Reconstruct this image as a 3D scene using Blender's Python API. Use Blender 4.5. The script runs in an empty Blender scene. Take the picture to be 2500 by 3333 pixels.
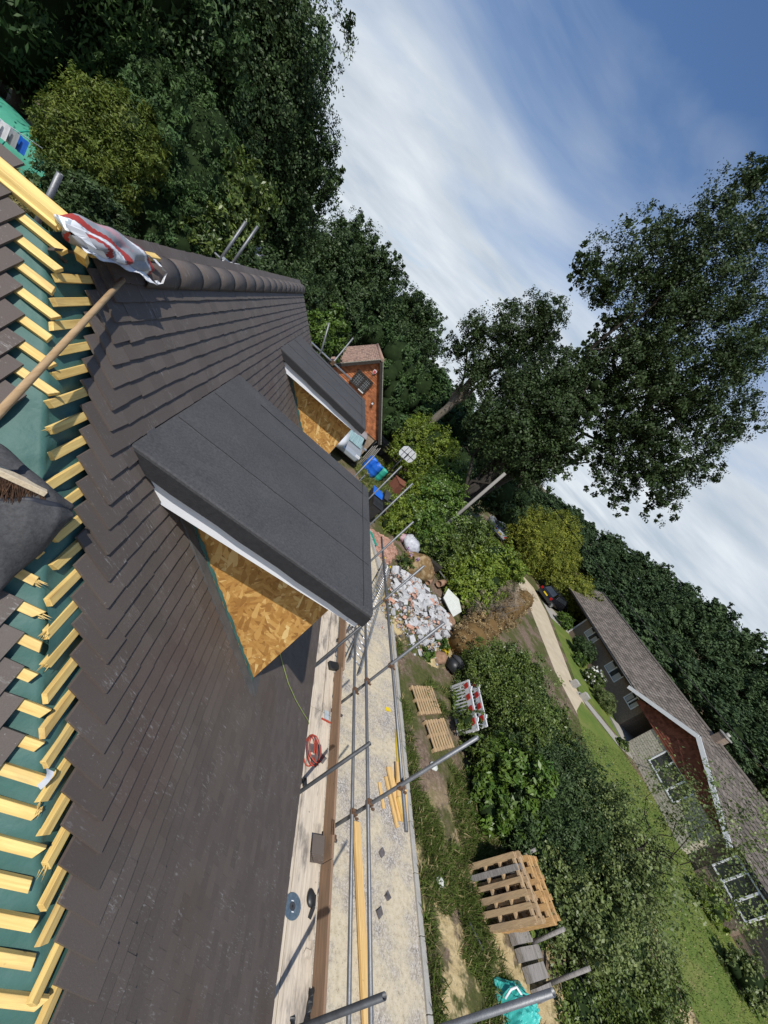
import bpy, math, random
import numpy as np
from mathutils import Vector, Matrix
rnd = random.Random(11)
rng = np.random.default_rng(5)
scn = bpy.context.scene
COL = scn.collection
GZ = 7.1            # camera height above the ground; coordinates below are metres relative to the camera point, x right of the house, y along its ridge
R = math.radians
# ------------------------------------------------------------------ node helpers
MATS = {}
class NT:
    def __init__(s, name):
        m = bpy.data.materials.new(name); m.use_nodes = True
        s.m = m; s.t = m.node_tree; s.t.nodes.clear()
        s.out = s.n('ShaderNodeOutputMaterial'); MATS[name] = m
    def n(s, typ, ins=None, **kw):
        nd = s.t.nodes.new(typ)
        for k, v in kw.items(): setattr(nd, k, v)
        if ins:
            for k, v in ins.items():
                sock = nd.inputs[k]
                if hasattr(v, 'is_output'): s.t.links.new(v, sock)
                else: sock.default_value = v
        return nd
    def coord(s, scale=(1, 1, 1), rot=(0, 0, 0), kind='Object'):
        tc = s.n('ShaderNodeTexCoord')
        return s.n('ShaderNodeMapping', {0: tc.outputs[kind], 'Rotation': rot, 'Scale': scale}).outputs[0]
    def noise(s, vec, scale, detail=4, rough=.55, dist=0):
        return s.n('ShaderNodeTexNoise', {'Vector': vec, 'Scale': scale, 'Detail': detail, 'Roughness': rough, 'Distortion': dist}).outputs[0]
    def ramp(s, fac, stops):
        nd = s.n('ShaderNodeValToRGB', {0: fac}); cr = nd.color_ramp
        while len(cr.elements) < len(stops): cr.elements.new(.5)
        for e, (p, c) in zip(cr.elements, stops):
            e.position = p; e.color = (c, c, c, 1) if isinstance(c, (int, float)) else (*c, 1)
        return nd.outputs[0]
    def mix(s, fac, a, b, mode='MIX'):
        nd = s.n('ShaderNodeMix', data_type='RGBA', blend_type=mode)
        for i, v in ((0, fac), (6, a), (7, b)):
            if hasattr(v, 'is_output'): s.t.links.new(v, nd.inputs[i])
            else: nd.inputs[i].default_value = v if i == 0 else ((v, v, v, 1) if isinstance(v, (int, float)) else (*v, 1))
        return nd.outputs[2]
    def math(s, op, a, b=0, c=0):
        return s.n('ShaderNodeMath', {0: a, 1: b, 2: c}, operation=op).outputs[0]
    def island(s):
        return s.n('ShaderNodeNewGeometry').outputs['Random Per Island']
    def bump(s, h, strength=.3, dist=.01):
        return s.n('ShaderNodeBump', {'Height': h, 'Strength': strength, 'Distance': dist}).outputs[0]
    def finish(s, col, rough=.8, spec=.3, metal=0, normal=None, trans=0, **kw):
        ins = {'Roughness': rough, 'Specular IOR Level': spec, 'Metallic': metal}
        ins['Base Color'] = col if hasattr(col, 'is_output') else (*col, 1)
        if normal is not None: ins['Normal'] = normal
        ins.update(kw)
        p = s.n('ShaderNodeBsdfPrincipled', ins).outputs[0]
        if trans:
            tr = s.n('ShaderNodeBsdfTranslucent', {'Color': ins['Base Color']}).outputs[0]
            p = s.n('ShaderNodeMixShader', {0: trans, 1: p, 2: tr}).outputs[0]
        s.t.links.new(p, s.out.inputs[0]); return s.m
def hexmul(c, k): return tuple(x * k for x in c)
def basic(name, c1, c2=None, scale=6, rough=.8, spec=.3, bump=0, stretch=(1, 1, 1), metal=0, isl=0, detail=5, lo=.35, hi=.68, fine=0):
    s = NT(name); v = s.coord(stretch); c2 = c2 or hexmul(c1, .7)
    nz = s.noise(v, scale, detail)
    col = s.ramp(nz, [(lo, c1), (hi, c2)])
    if fine:
        col = s.mix(.5, col, s.ramp(s.noise(v, scale * 14, 3), [(.3, hexmul(c2, 1 - fine)), (.7, hexmul(c1, 1 + fine))]))
    if isl:
        k = s.math('MULTIPLY_ADD', s.island(), isl, 1 - isl / 2)
        col = s.n('ShaderNodeVectorMath', {0: col, 1: s.n('ShaderNodeCombineXYZ', {0: k, 1: k, 2: k}).outputs[0]}, operation='MULTIPLY').outputs[0]
    nm = s.bump(s.noise(v, scale * 5, 4), bump, .01) if bump else None
    return s.finish(col, rough, spec, metal, nm)
# ------------------------------------------------------------------ materials
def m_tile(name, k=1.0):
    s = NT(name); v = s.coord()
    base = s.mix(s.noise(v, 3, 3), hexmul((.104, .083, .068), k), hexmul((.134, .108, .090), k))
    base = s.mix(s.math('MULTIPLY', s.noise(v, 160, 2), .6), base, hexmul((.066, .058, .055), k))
    kk = s.math('MULTIPLY_ADD', s.island(), .22, .89)
    base = s.n('ShaderNodeVectorMath', {0: base, 1: s.n('ShaderNodeCombineXYZ', {0: kk, 1: kk, 2: kk}).outputs[0]}, operation='MULTIPLY').outputs[0]
    # cement scuffs: streaks running with the slope, in patches
    v2 = s.coord((17, 75, 17)); st = s.noise(v2, 1, 5, .72)
    pt = s.noise(v, 5.5, 3, .6)
    f = s.math('MULTIPLY', s.ramp(st, [(.55, 0), (.74, 1)]), s.ramp(pt, [(.50, 0), (.66, 1)]))
    f2 = s.math('MULTIPLY', s.ramp(s.noise(v, 70, 3, .7), [(.66, 0), (.74, 1)]), .55)
    f = s.math('MAXIMUM', s.math('MULTIPLY', f, .7), s.math('MULTIPLY', f2, s.ramp(s.noise(v, 2.3, 2), [(.4, .15), (.65, 1)])))
    # reddish dust over some courses
    base = s.mix(s.math('MULTIPLY', s.ramp(s.noise(v, .9, 2), [(.52, 0), (.7, 1)]), .35), base, hexmul((.085, .052, .042), k))
    col = s.mix(f, base, (.48, .47, .45))
    nm = s.bump(s.noise(v, 220, 3), .35, .003)
    return s.finish(col, .64, .36, 0, nm)
m_tile('roof_tile_dark'); m_tile('roof_tile_shadow_side', .85)  # the darker copy carries the hip end slope's shade in its colour
def m_felt():
    s = NT('felt'); v = s.coord()
    a = s.ramp(s.noise(v, 2.2, 4, .6, .6), [(.3, (.042, .042, .044)), (.7, (.070, .070, .072))])
    a = s.mix(.45, a, s.ramp(s.noise(v, 60, 3, .7), [(.3, (.030, .030, .031)), (.72, (.110, .110, .112))]))
    sc = s.ramp(s.noise(s.coord((3, 9, 3), (0, 0, .6)), 1.6, 5, .75), [(.70, 0), (.80, .5)])
    a = s.mix(sc, a, (.17, .17, .17))
    s.finish(a, .85, .25, 0, s.bump(s.noise(v, 130, 3), .5, .004))
m_felt()
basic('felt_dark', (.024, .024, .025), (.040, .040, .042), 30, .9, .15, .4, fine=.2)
def m_osb():
    s = NT('osb'); col = None
    base = s.ramp(s.noise(s.coord((3, 3, 3)), 1, 3), [(.3, (.43, .21, .052)), (.7, (.52, .28, .08))])
    col = base
    for i, (ang, sc) in enumerate(((.35, (8, 8, 30)), (-.75, (9, 9, 34)), (1.35, (7, 7, 26)), (.95, (11, 11, 44)), (-.25, (10, 10, 36)), (-1.2, (8, 8, 30)))):
        vv = s.n('ShaderNodeMapping', {0: s.coord((1, 1, 1), (0, ang, 0)), 'Scale': sc}).outputs[0]
        w = s.noise(s.coord((6, 6, 6)), 1.3, 2)
        vn = s.n('ShaderNodeTexVoronoi', {'Vector': vv, 'Scale': 1.0, 'Randomness': 1.0})
        sep = s.n('ShaderNodeSeparateColor', {0: vn.outputs['Color']})
        c = s.ramp(sep.outputs[0], [(0, (.28, .125, .030)), (.3, (.43, .215, .055)), (.75, (.55, .30, .085)), (.93, (.66, .40, .13)), (1, (.82, .60, .26))])
        msk = s.ramp(sep.outputs[1], [(.56, 0), (.62, .85)])
        col = s.mix(msk, col, c)
    s.finish(col, .7, .3, 0, s.bump(s.noise(s.coord((10, 10, 60)), 3, 3), .25, .003))
m_osb()
def m_wood(name, c1, c2, axis, rough=.75, knots=True, dark=0):
    s = NT(name); st = [26, 26, 26]; st[axis] = 1.4
    v = s.coord(tuple(st))
    g = s.noise(v, 1.6, 5, .65, .8)
    col = s.ramp(g, [(.28, c2), (.62, c1)])
    kn = s.ramp(s.noise(s.coord(), 17, 2), [(.73, 0), (.78, .75)])
    col = s.mix(kn, col, hexmul(c2, .45))
    if dark:
        d = s.ramp(s.noise(s.coord(tuple(4 if i != axis else 1.2 for i in range(3))), 1.3, 5, .7), [(.5, 0), (.66, dark)])
        col = s.mix(d, col, (.10, .09, .085))
    kk = s.math('MULTIPLY_ADD', s.island(), .3, .85)
    col = s.n('ShaderNodeVectorMath', {0: col, 1: s.n('ShaderNodeCombineXYZ', {0: kk, 1: kk, 2: kk}).outputs[0]}, operation='MULTIPLY').outputs[0]
    s.finish(col, rough, .3, 0, s.bump(g, .3, .003))
m_wood('batten_wood_y', (.68, .49, .17), (.47, .29, .085), 1, dark=.25)
m_wood('batten_wood_x', (.69, .51, .19), (.49, .31, .095), 0, dark=.25)
m_wood('fresh_timber', (.62, .42, .18), (.45, .27, .09), 1)
m_wood('board_wood', (.54, .475, .385), (.36, .305, .24), 1, .85, dark=.75)
m_wood('toe_board_wood', (.26, .17, .11), (.17, .11, .07), 1, .85)  # dark brown includes the shade of the board's upright inner face
m_wood('pallet_wood', (.46, .33, .19), (.30, .20, .11), 2, .85, dark=.3)
m_wood('pallet_wood_fresh', (.52, .33, .145), (.36, .205, .08), 2, .85, dark=.25)
m_wood('flat_pallet_wood', (.44, .31, .17), (.27, .18, .10), 1, .9, dark=.35)
m_wood('grey_timber', (.30, .28, .26), (.12, .11, .10), 1, .9)
m_wood('pole_timber', (.27, .255, .23), (.16, .145, .13), 2, .9)
m_wood('handle_wood', (.42, .29, .16), (.30, .19, .09), 1, .7)
basic('membrane', (.036, .100, .085), (.058, .140, .120), 3.5, .6, .4, .5, fine=.15)
basic('steel', (.20, .205, .21), (.12, .125, .13), 9, .5, .5, .12, metal=.55, fine=.2)
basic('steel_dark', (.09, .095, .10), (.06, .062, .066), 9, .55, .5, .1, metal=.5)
basic('rust', (.16, .085, .045), (.07, .045, .03), 30, .8, .3, .3)
basic('aluminium', (.62, .63, .64), (.45, .46, .47), 6, .38, .5, metal=.8)
basic('white_upvc', (.80, .81, .82), (.74, .75, .77), 3, .35, .5)
basic('white_paint', (.72, .72, .70), (.58, .58, .56), 5, .6, .4)
basic('lead', (.115, .112, .110), (.075, .073, .072), 5, .6, .4, .15)
basic('black_plastic', (.016, .017, .018), (.024, .025, .027), 8, .45, .5)
basic('bucket_rubber', (.030, .032, .036), (.058, .060, .064), 40, .7, .3, .3, fine=.3)
basic('bucket_rim', (.018, .021, .030), (.030, .033, .042), 40, .55, .4)
basic('bristle', (.085, .045, .025), (.030, .017, .010), 60, .8, .2, isl=.9)
basic('broom_stock', (.62, .53, .38), (.48, .38, .25), 8, .8, fine=.2)
basic('red_print', (.36, .045, .035), (.26, .03, .025), 9, .6)
basic('grey_plastic', (.20, .21, .23), (.34, .35, .38), 9, .4, .5)
basic('white_plastic', (.74, .75, .76), (.62, .63, .65), 9, .45, .5)
basic('blue_print', (.25, .38, .48), (.35, .46, .55), 9, .5)
basic('concrete', (.40, .385, .35), (.28, .27, .245), 9, .9, .2, .4, fine=.25)
basic('block_grey', (.44, .44, .435), (.27, .27, .27), 12, .95, .2, .3, isl=.5, fine=.15)
basic('brick_red', (.34, .165, .11), (.46, .30, .23), 12, .95, .2, .3, isl=.5)
basic('slate_frag', (.085, .075, .075), (.13, .12, .12), 12, .9, .2, .2, isl=.5)
basic('clay', (.33, .20, .13), (.21, .13, .085), 8, .9, .2, .2)
basic('moss_rock', (.13, .07, .022), (.40, .31, .18), 3.2, .95, .2, .9, fine=.4, lo=.47, hi=.62)
basic('sandstone', (.55, .45, .28), (.40, .32, .18), 7, .95, .2, .5)
basic('cast_slab', (.58, .60, .56), (.44, .45, .40), 7, .95, .2, .3, fine=.15)
basic('turquoise', (.06, .46, .40), (.035, .34, .30), 6, .45, .5, .3)
basic('red_plastic', (.55, .03, .025), (.45, .03, .02), 5, .5)
basic('red_hose', (.42, .06, .03), (.32, .05, .03), 5, .5)
basic('cable_green', (.36, .42, .12), (.26, .33, .09), 8, .6)
basic('blue_plastic', (.010, .10, .48), (.02, .14, .55), 5, .4, .5)
basic('green_plastic', (.02, .26, .19), (.03, .32, .23), 5, .45, .5)
basic('brown_box', (.22, .085, .055), (.17, .065, .042), 6, .7)
basic('bag_grey', (.48, .49, .52), (.30, .31, .35), 8, .5, .4, .4)
basic('disc_metal', (.14, .20, .24), (.22, .29, .33), 30, .35, .5, metal=.6)
basic('car_black', (.012, .013, .016), (.015, .016, .02), 3, .12, .6)
basic('car_silver', (.42, .46, .50), (.38, .42, .46), 3, .25, .6, metal=.4)
basic('car_white', (.72, .74, .75), (.66, .68, .70), 3, .25, .6)
basic('glass_dark', (.025, .03, .035), (.04, .045, .05), 2, .08, .8)
basic('windscreen', (.30, .42, .43), (.12, .20, .22), 4, .08, .8, stretch=(9, .4, .4))  # pale and dark streaks are reflections put into the glass colour
basic('number_plate', (.70, .52, .02), (.66, .48, .02), 3, .4)
basic('lens_red', (.35, .01, .01), (.3, .01, .01), 3, .2)
basic('dark_timber', (.028, .022, .018), (.045, .036, .03), 9, .7)
basic('moss_edge', (.30, .29, .24), (.16, .16, .13), 14, .95, .2, .4)
basic('net_green', (.05, .27, .18), (.07, .32, .22), 4, .7, .3, .2)
basic('shed_panel', (.50, .52, .53), (.40, .42, .43), 4, .5, .4, stretch=(1, 1, 1))
basic('bark', (.055, .048, .040), (.028, .024, .02), 6, .95, .1, .6, stretch=(6, 6, 1))
basic('bark_pale', (.20, .175, .145), (.11, .095, .075), 6, .95, .1, .5, stretch=(6, 6, 1))
basic('wire_black', (.012, .012, .012), None, 4, .6)
basic('curtain', (.52, .52, .50), (.40, .40, .39), 10, .9, stretch=(9, 9, .3))
basic('terracotta', (.42, .11, .05), (.36, .09, .04), 6, .8)
basic('render', (.42, .37, .30), (.33, .29, .23), 4, .9)
def m_bricks(name, axis, c1, c2, mortar, w=.225, h=.075, msize=.012, rough=.9, squash=1):
    s = NT(name); tc = s.n('ShaderNodeTexCoord'); sp = s.n('ShaderNodeSeparateXYZ', {0: tc.outputs['Object']})
    v = s.n('ShaderNodeCombineXYZ', {0: sp.outputs[axis], 1: sp.outputs[2]}).outputs[0]
    b = s.n('ShaderNodeTexBrick', {'Vector': v, 'Color1': (*c1, 1), 'Color2': (*c2, 1), 'Mortar': (*mortar, 1), 'Scale': 1.0, 'Mortar Size': msize, 'Brick Width': w, 'Row Height': h, 'Bias': 0.0})
    col = s.mix(.35, b.outputs[0], s.ramp(s.noise(s.coord(), 9, 4), [(.3, hexmul(c1, .6)), (.7, hexmul(c2, 1.25))]))
    s.finish(col, rough, .2, 0, s.bump(b.outputs[1], -.6, .01))
m_bricks('brick_brown', 0, (.26, .17, .105), (.40, .29, .19), (.36, .32, .26))
m_bricks('brick_brown_side', 1, (.26, .17, .105), (.40, .29, .19), (.36, .32, .26))
m_bricks('bungalow_brick', 1, (.17, .12, .09), (.25, .18, .13), (.28, .25, .21))
m_bricks('stone_block', 1, (.44, .39, .30), (.58, .54, .45), (.24, .21, .16), .42, .14, .02)
m_bricks('stone_wall', 0, (.40, .33, .24), (.55, .47, .36), (.25, .22, .17), .3, .1, .015)
basic('tilehung', (.40, .150, .062), (.30, .105, .045), 6, .85, .25, .2, isl=.7)
basic('tilehung_red', (.22, .075, .045), (.16, .055, .035), 6, .85, .25, .2, isl=.7)
basic('clay_roof', (.24, .150, .115), (.34, .24, .19), 3, .9, .2, .3, isl=.8, fine=.25)
def m_bungroof():
    s = NT('bungalow_roof'); v = s.coord()
    a = s.mix(s.noise(v, 2, 4), (.105, .088, .074), (.165, .142, .12))
    kk = s.math('MULTIPLY_ADD', s.island(), .6, .7)
    a = s.n('ShaderNodeVectorMath', {0: a, 1: s.n('ShaderNodeCombineXYZ', {0: kk, 1: kk, 2: kk}).outputs[0]}, operation='MULTIPLY').outputs[0]
    l = s.ramp(s.noise(v, 9, 3, .6), [(.66, 0), (.72, .8)])
    s.finish(s.mix(l, a, (.42, .41, .38)), .9, .2, 0, s.bump(s.noise(v, 12, 3), .3, .02))
m_bungroof()
def m_ground():
    s = NT('ground_soil'); v = s.coord()
    gr = s.ramp(s.noise(v, 7, 4, .7), [(.3, (.050, .060, .018)), (.7, (.105, .105, .036))])
    so = s.ramp(s.noise(v, 9, 5, .75), [(.25, (.075, .050, .036)), (.5, (.165, .118, .085)), (.75, (.32, .25, .19))])
    sa = s.ramp(s.noise(v, 6, 5, .7), [(.3, (.36, .27, .13)), (.7, (.55, .44, .25))])
    m1 = s.ramp(s.noise(v, .55, 5, .65), [(.46, 0), (.56, 1)])
    col = s.mix(m1, gr, so)
    sp = s.n('ShaderNodeSeparateXYZ', {0: v}).outputs[1]
    m2 = s.math('MULTIPLY', s.ramp(s.noise(v, .9, 5, .7), [(.47, 0), (.54, 1)]), s.ramp(s.math('MULTIPLY_ADD', sp, -.30, .25), [(.0, 0), (.6, 1)]))
    col = s.mix(m2, col, sa)
    st = s.ramp(s.noise(v, 45, 2, .6), [(.68, 0), (.74, .7)])
    col = s.mix(st, col, (.46, .41, .34))
    s.finish(col, .95, .15, 0, s.bump(s.noise(v, 14, 5, .7), .8, .04))
m_ground()
def m_drive():
    s = NT('sandy_drive'); v = s.coord()
    sand = s.ramp(s.noise(v, 13, 5, .75), [(.28, (.25, .205, .14)), (.45, (.50, .43, .305)), (.75, (.63, .56, .42))])
    grav = s.ramp(s.n('ShaderNodeTexVoronoi', {'Vector': v, 'Scale': 48.0}).outputs['Color'], [(.2, (.12, .115, .115)), (.55, (.30, .28, .275)), (.9, (.56, .53, .50))])
    m = s.ramp(s.noise(v, .85, 6, .72), [(.42, 0), (.60, 1)])
    col = s.mix(s.math('MULTIPLY', m, .8), sand, grav)
    sp = s.ramp(s.noise(v, 26, 4, .75), [(.56, 0), (.68, .75)])
    col = s.mix(sp, col, (.15, .12, .085))
    wp = s.ramp(s.noise(v, 30, 3, .7), [(.68, 0), (.73, .8)])
    col = s.mix(wp, col, (.72, .67, .56))
    s.finish(col, .95, .15, 0, s.bump(s.noise(v, 40, 4, .7), .5, .01))
m_drive()
def m_lawn():
    s = NT('lawn_grass'); v = s.coord()
    a = s.ramp(s.noise(v, 1.1, 4, .65), [(.35, (.075, .135, .024)), (.68, (.165, .19, .045))])
    a = s.mix(.4, a, s.ramp(s.noise(v, 30, 3, .7), [(.3, (.05, .085, .015)), (.7, (.19, .22, .06))]))
    d = s.ramp(s.noise(s.coord((.35, 1, 1)), .8, 4, .65), [(.57, 0), (.72, .55)])
    a = s.mix(d, a, (.27, .22, .10))
    s.finish(a, .95, .1, 0, s.bump(s.noise(v, 22, 4), .7, .03))
m_lawn()
basic('lane_gravel', (.40, .33, .225), (.56, .48, .35), 1.3, .95, .1, .4, fine=.3)
basic('path_concrete', (.36, .34, .30), (.26, .25, .22), 1.5, .95, .1, .3, fine=.2)
basic('far_field', (.06, .085, .025), (.09, .11, .035), .05, .95, .1)
def m_leaf(name, c1, c2, trans=.22, rough=.5, spec=.22, dry=None):
    s = NT(name); v = s.coord()
    r = s.island()
    tn = s.n('ShaderNodeAttribute', attribute_name='tone').outputs['Fac']
    c = s.ramp(s.math('ADD', s.math('MULTIPLY', r, .42), s.math('MULTIPLY', tn, .58)), [(.08, c1), (.92, c2)])
    n = s.noise(v, 1.1, 4, .65)
    kk = s.math('MULTIPLY_ADD', s.ramp(n, [(.3, 0), (.7, 1)]), .75, .62)
    c = s.n('ShaderNodeVectorMath', {0: c, 1: s.n('ShaderNodeCombineXYZ', {0: kk, 1: kk, 2: s.math('MULTIPLY', kk, .95)}).outputs[0]}, operation='MULTIPLY').outputs[0]
    if dry: c = s.mix(s.ramp(r, [(.86, 0), (.9, 1)]), c, dry)
    s.finish(c, rough, spec, 0, None, trans)
m_leaf('leaf_holm', (.032, .060, .022), (.072, .112, .040), .18)
m_leaf('leaf_conifer', (.030, .066, .022), (.070, .122, .036), .14, .6, .2)
m_leaf('leaf_oak', (.026, .048, .018), (.058, .088, .030), .2)
m_leaf('leaf_privet', (.065, .105, .020), (.165, .20, .036), .25)
m_leaf('leaf_laurel', (.050, .115, .020), (.14, .21, .035), .22, .42, .4)
m_leaf('leaf_bright', (.10, .17, .022), (.26, .32, .05), .28, .42, .35)
m_leaf('leaf_hedge', (.050, .092, .020), (.165, .215, .050), .24, .42, .4)
m_leaf('leaf_pale', (.085, .13, .04), (.21, .25, .09), .28, .45, .35)
m_leaf('leaf_golden', (.085, .125, .022), (.29, .30, .045), .2, .6, .2)
m_leaf('leaf_wood', (.034, .064, .028), (.074, .114, .046), .12, .6, .2)
m_leaf('leaf_dry', (.20, .135, .065), (.38, .285, .155), .2, .7, .2)
m_leaf('leaf_dead_twig', (.22, .17, .12), (.36, .29, .22), .1, .8, .1)
m_leaf('grass_blade', (.085, .13, .028), (.23, .25, .075), .25, .6, .2, dry=(.40, .33, .17))
m_leaf('grass_dry', (.30, .25, .12), (.16, .17, .06), .2, .7, .2)
m_leaf('petal_white', (.75, .75, .72), (.85, .85, .82), .2, .6, .2)
m_leaf('petal_purple', (.42, .28, .48), (.60, .45, .62), .2, .6, .2)
m_leaf('leaf_yellow', (.55, .42, .03), (.65, .5, .05), .2, .6, .2)
basic('leaf_core', (.013, .022, .008), (.022, .036, .013), 3, .95, .05, .8)  # lumps filling the crowns; shade of the interior is put into their colour
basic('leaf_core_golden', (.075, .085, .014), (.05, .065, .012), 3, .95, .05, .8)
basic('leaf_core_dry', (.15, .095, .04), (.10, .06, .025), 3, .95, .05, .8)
# ------------------------------------------------------------------ mesh building
ROOT = {}
class MB:
    def __init__(s): s.v = []; s.f = []; s.mi = []; s.sm = []
    def add(s, vs, fs, mi=0, sm=False):
        o = len(s.v); s.v.extend([tuple(p) for p in vs])
        for f in fs: s.f.append([i + o for i in f]); s.mi.append(mi); s.sm.append(sm)
        return s
    def hexa(s, c8, mi=0):
        return s.add(c8, [(0, 3, 2, 1), (4, 5, 6, 7), (0, 1, 5, 4), (1, 2, 6, 5), (2, 3, 7, 6), (3, 0, 4, 7)], mi)
    def box(s, x0, x1, y0, y1, z0, z1, mi=0):
        return s.hexa([(x0, y0, z0), (x1, y0, z0), (x1, y1, z0), (x0, y1, z0), (x0, y0, z1), (x1, y0, z1), (x1, y1, z1), (x0, y1, z1)], mi)
    def obox(s, c, ax, ay, az, sx, sy, sz, mi=0, jit=0):
        c = Vector(c); a, b, d = Vector(ax).normalized() * sx / 2, Vector(ay).normalized() * sy / 2, Vector(az).normalized() * sz / 2
        P = []
        for k in (-1, 1):
            for i, j in ((-1, -1), (1, -1), (1, 1), (-1, 1)):
                P.append(c + a * i + b * j + d * k + Vector([rnd.uniform(-jit, jit) for _ in range(3)]))
        return s.hexa(P, mi)
    def beam(s, p0, p1, w, t, up=(0, 0, 1), mi=0):
        p0, p1 = Vector(p0), Vector(p1); d = p1 - p0; u = Vector(up); sd = d.cross(u).normalized(); u = sd.cross(d).normalized()
        return s.obox((p0 + p1) / 2, d, sd, u, d.length, w, t, mi)
    def prism(s, poly, ext, mi=0):
        n = len(poly); e = Vector(ext); P = [Vector(p) for p in poly]
        return s.add(P + [p + e for p in P], [tuple(range(n))[::-1], tuple(range(n, 2 * n))] + [(i, (i + 1) % n, n + (i + 1) % n, n + i) for i in range(n)], mi)
    def tube(s, pts, r, n=10, mi=0, cap=True, hollow=0):
        pts = [Vector(p) for p in pts]; rs = r if isinstance(r, (list, tuple)) else [r] * len(pts)
        o = len(s.v); prev = None
        for i, p in enumerate(pts):
            d = (pts[min(i + 1, len(pts) - 1)] - pts[max(i - 1, 0)]).normalized()
            if prev is None: a = d.orthogonal().normalized()
            else: a = (prev - d * prev.dot(d)).normalized()
            prev = a; b = d.cross(a)
            for k in range(n):
                t = 2 * math.pi * k / n; s.v.append(tuple(p + (a * math.cos(t) + b * math.sin(t)) * rs[i]))
        for i in range(len(pts) - 1):
            for k in range(n):
                k2 = (k + 1) % n; s.f.append([o + i * n + k, o + i * n + k2, o + (i + 1) * n + k2, o + (i + 1) * n + k]); s.mi.append(mi); s.sm.append(True)
        if cap:
            s.f.append([o + k for k in range(n)][::-1]); s.mi.append(mi); s.sm.append(False)
            if hollow:   # open tube end: rim and a recessed bore
                e = len(s.v); L = len(pts) - 1; d = (pts[-1] - pts[-2]).normalized()
                for q, back in ((1 - hollow, 0), (1 - hollow, .08)):
                    for k in range(n):
                        w = Vector(s.v[o + L * n + k]); s.v.append(tuple(pts[-1] + (w - pts[-1]) * q - d * back))
                for k in range(n):
                    k2 = (k + 1) % n
                    s.f.append([o + L * n + k, o + L * n + k2, e + k2, e + k]); s.mi.append(mi); s.sm.append(False)
                    s.f.append([e + k, e + k2, e + n + k2, e + n + k]); s.mi.append(mi); s.sm.append(True)
                s.f.append([e + n + k for k in range(n)]); s.mi.append(mi); s.sm.append(False)
            else:
                s.f.append([o + (len(pts) - 1) * n + k for k in range(n)]); s.mi.append(mi); s.sm.append(False)
        return s
    def grid(s, nu, nv, fn, mi=0, sm=True):
        return s.add([fn(i / (nu - 1), j / (nv - 1)) for j in range(nv) for i in range(nu)], [(j * nu + i, j * nu + i + 1, (j + 1) * nu + i + 1, (j + 1) * nu + i) for j in range(nv - 1) for i in range(nu - 1)], mi, sm)
    def ball(s, c, r, n=10, mi=0, bump=0, seed=0):
        rr = random.Random(seed); r = (r, r, r) if isinstance(r, (int, float)) else r; vs = []; m = n // 2 + 1
        ph = [rr.uniform(0, 6.28) for _ in range(6)]
        for j in range(m + 1):
            th = math.pi * j / m
            for i in range(n):
                a = 2 * math.pi * i / n; d = (math.sin(th) * math.cos(a), math.sin(th) * math.sin(a), math.cos(th))
                k = 1 + bump * (math.sin(3 * d[0] + 2 * d[1] + ph[0]) + math.sin(4 * d[2] - 3 * d[1] + ph[1]) + .6 * math.sin(7 * d[0] - 5 * d[2] + ph[2])) / 2.6
                vs.append(tuple(c[q] + d[q] * r[q] * k for q in range(3)))
        return s.add(vs, [(j * n + i, (j + 1) * n + i, (j + 1) * n + (i + 1) % n, j * n + (i + 1) % n) for j in range(m) for i in range(n)], mi, True)
    def build(s, name, mats, parent=None, base=None, bevel=0):
        mats = mats if isinstance(mats, (list, tuple)) else [mats]
        org = Vector((0, 0, 0))
        if parent is not None: org = ROOT[parent.name]
        elif base is not None: org = Vector(base) + Vector((0, 0, GZ))
        me = bpy.data.meshes.new(name)
        me.from_pydata([(x - org.x, y - org.y, z + GZ - org.z) for x, y, z in s.v], [], s.f)
        for m in mats: me.materials.append(MATS[m])
        me.polygons.foreach_set('material_index', s.mi); me.polygons.foreach_set('use_smooth', s.sm); me.update()
        return link(name, me, parent, org, bevel)
def link(name, me, parent, org, bevel=0):
    o = bpy.data.objects.new(name, me); COL.objects.link(o)
    if parent is not None: o.parent = parent
    else: o.location = org
    ROOT[o.name] = org
    if bevel:
        b = o.modifiers.new('bevel', 'BEVEL'); b.width = bevel; b.segments = 1; b.limit_method = 'ANGLE'
    return o
def tag(o, label=None, cat=None, group=None, kind=None):
    if label: o['label'] = label
    if cat: o['category'] = cat
    if group: o['group'] = group
    if kind: o['kind'] = kind
    return o
def thing(name, base, label, cat, group=None):
    o = bpy.data.objects.new(name, None); COL.objects.link(o); o.empty_display_size = .2
    o.location = Vector(base) + Vector((0, 0, GZ)); ROOT[o.name] = Vector(o.location)
    return tag(o, label, cat, group)
def dup(root, loc, rotz=0, scale=None, label=None):
    c = root.copy(); COL.objects.link(c); c.location = Vector(loc) + Vector((0, 0, GZ)); c.rotation_euler = (0, 0, rotz)
    if scale: c.scale = scale if isinstance(scale, (tuple, list)) else (scale,) * 3
    if label: c['label'] = label
    def kids(src, dst):
        for ch in list(src.children):
            d = ch.copy(); COL.objects.link(d); d.parent = dst; kids(ch, d)
    kids(root, c); return c
def AE(az, el, d):
    az, el = R(az), R(el); return (d * math.sin(az), d * math.cos(az), d * math.tan(el))
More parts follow.
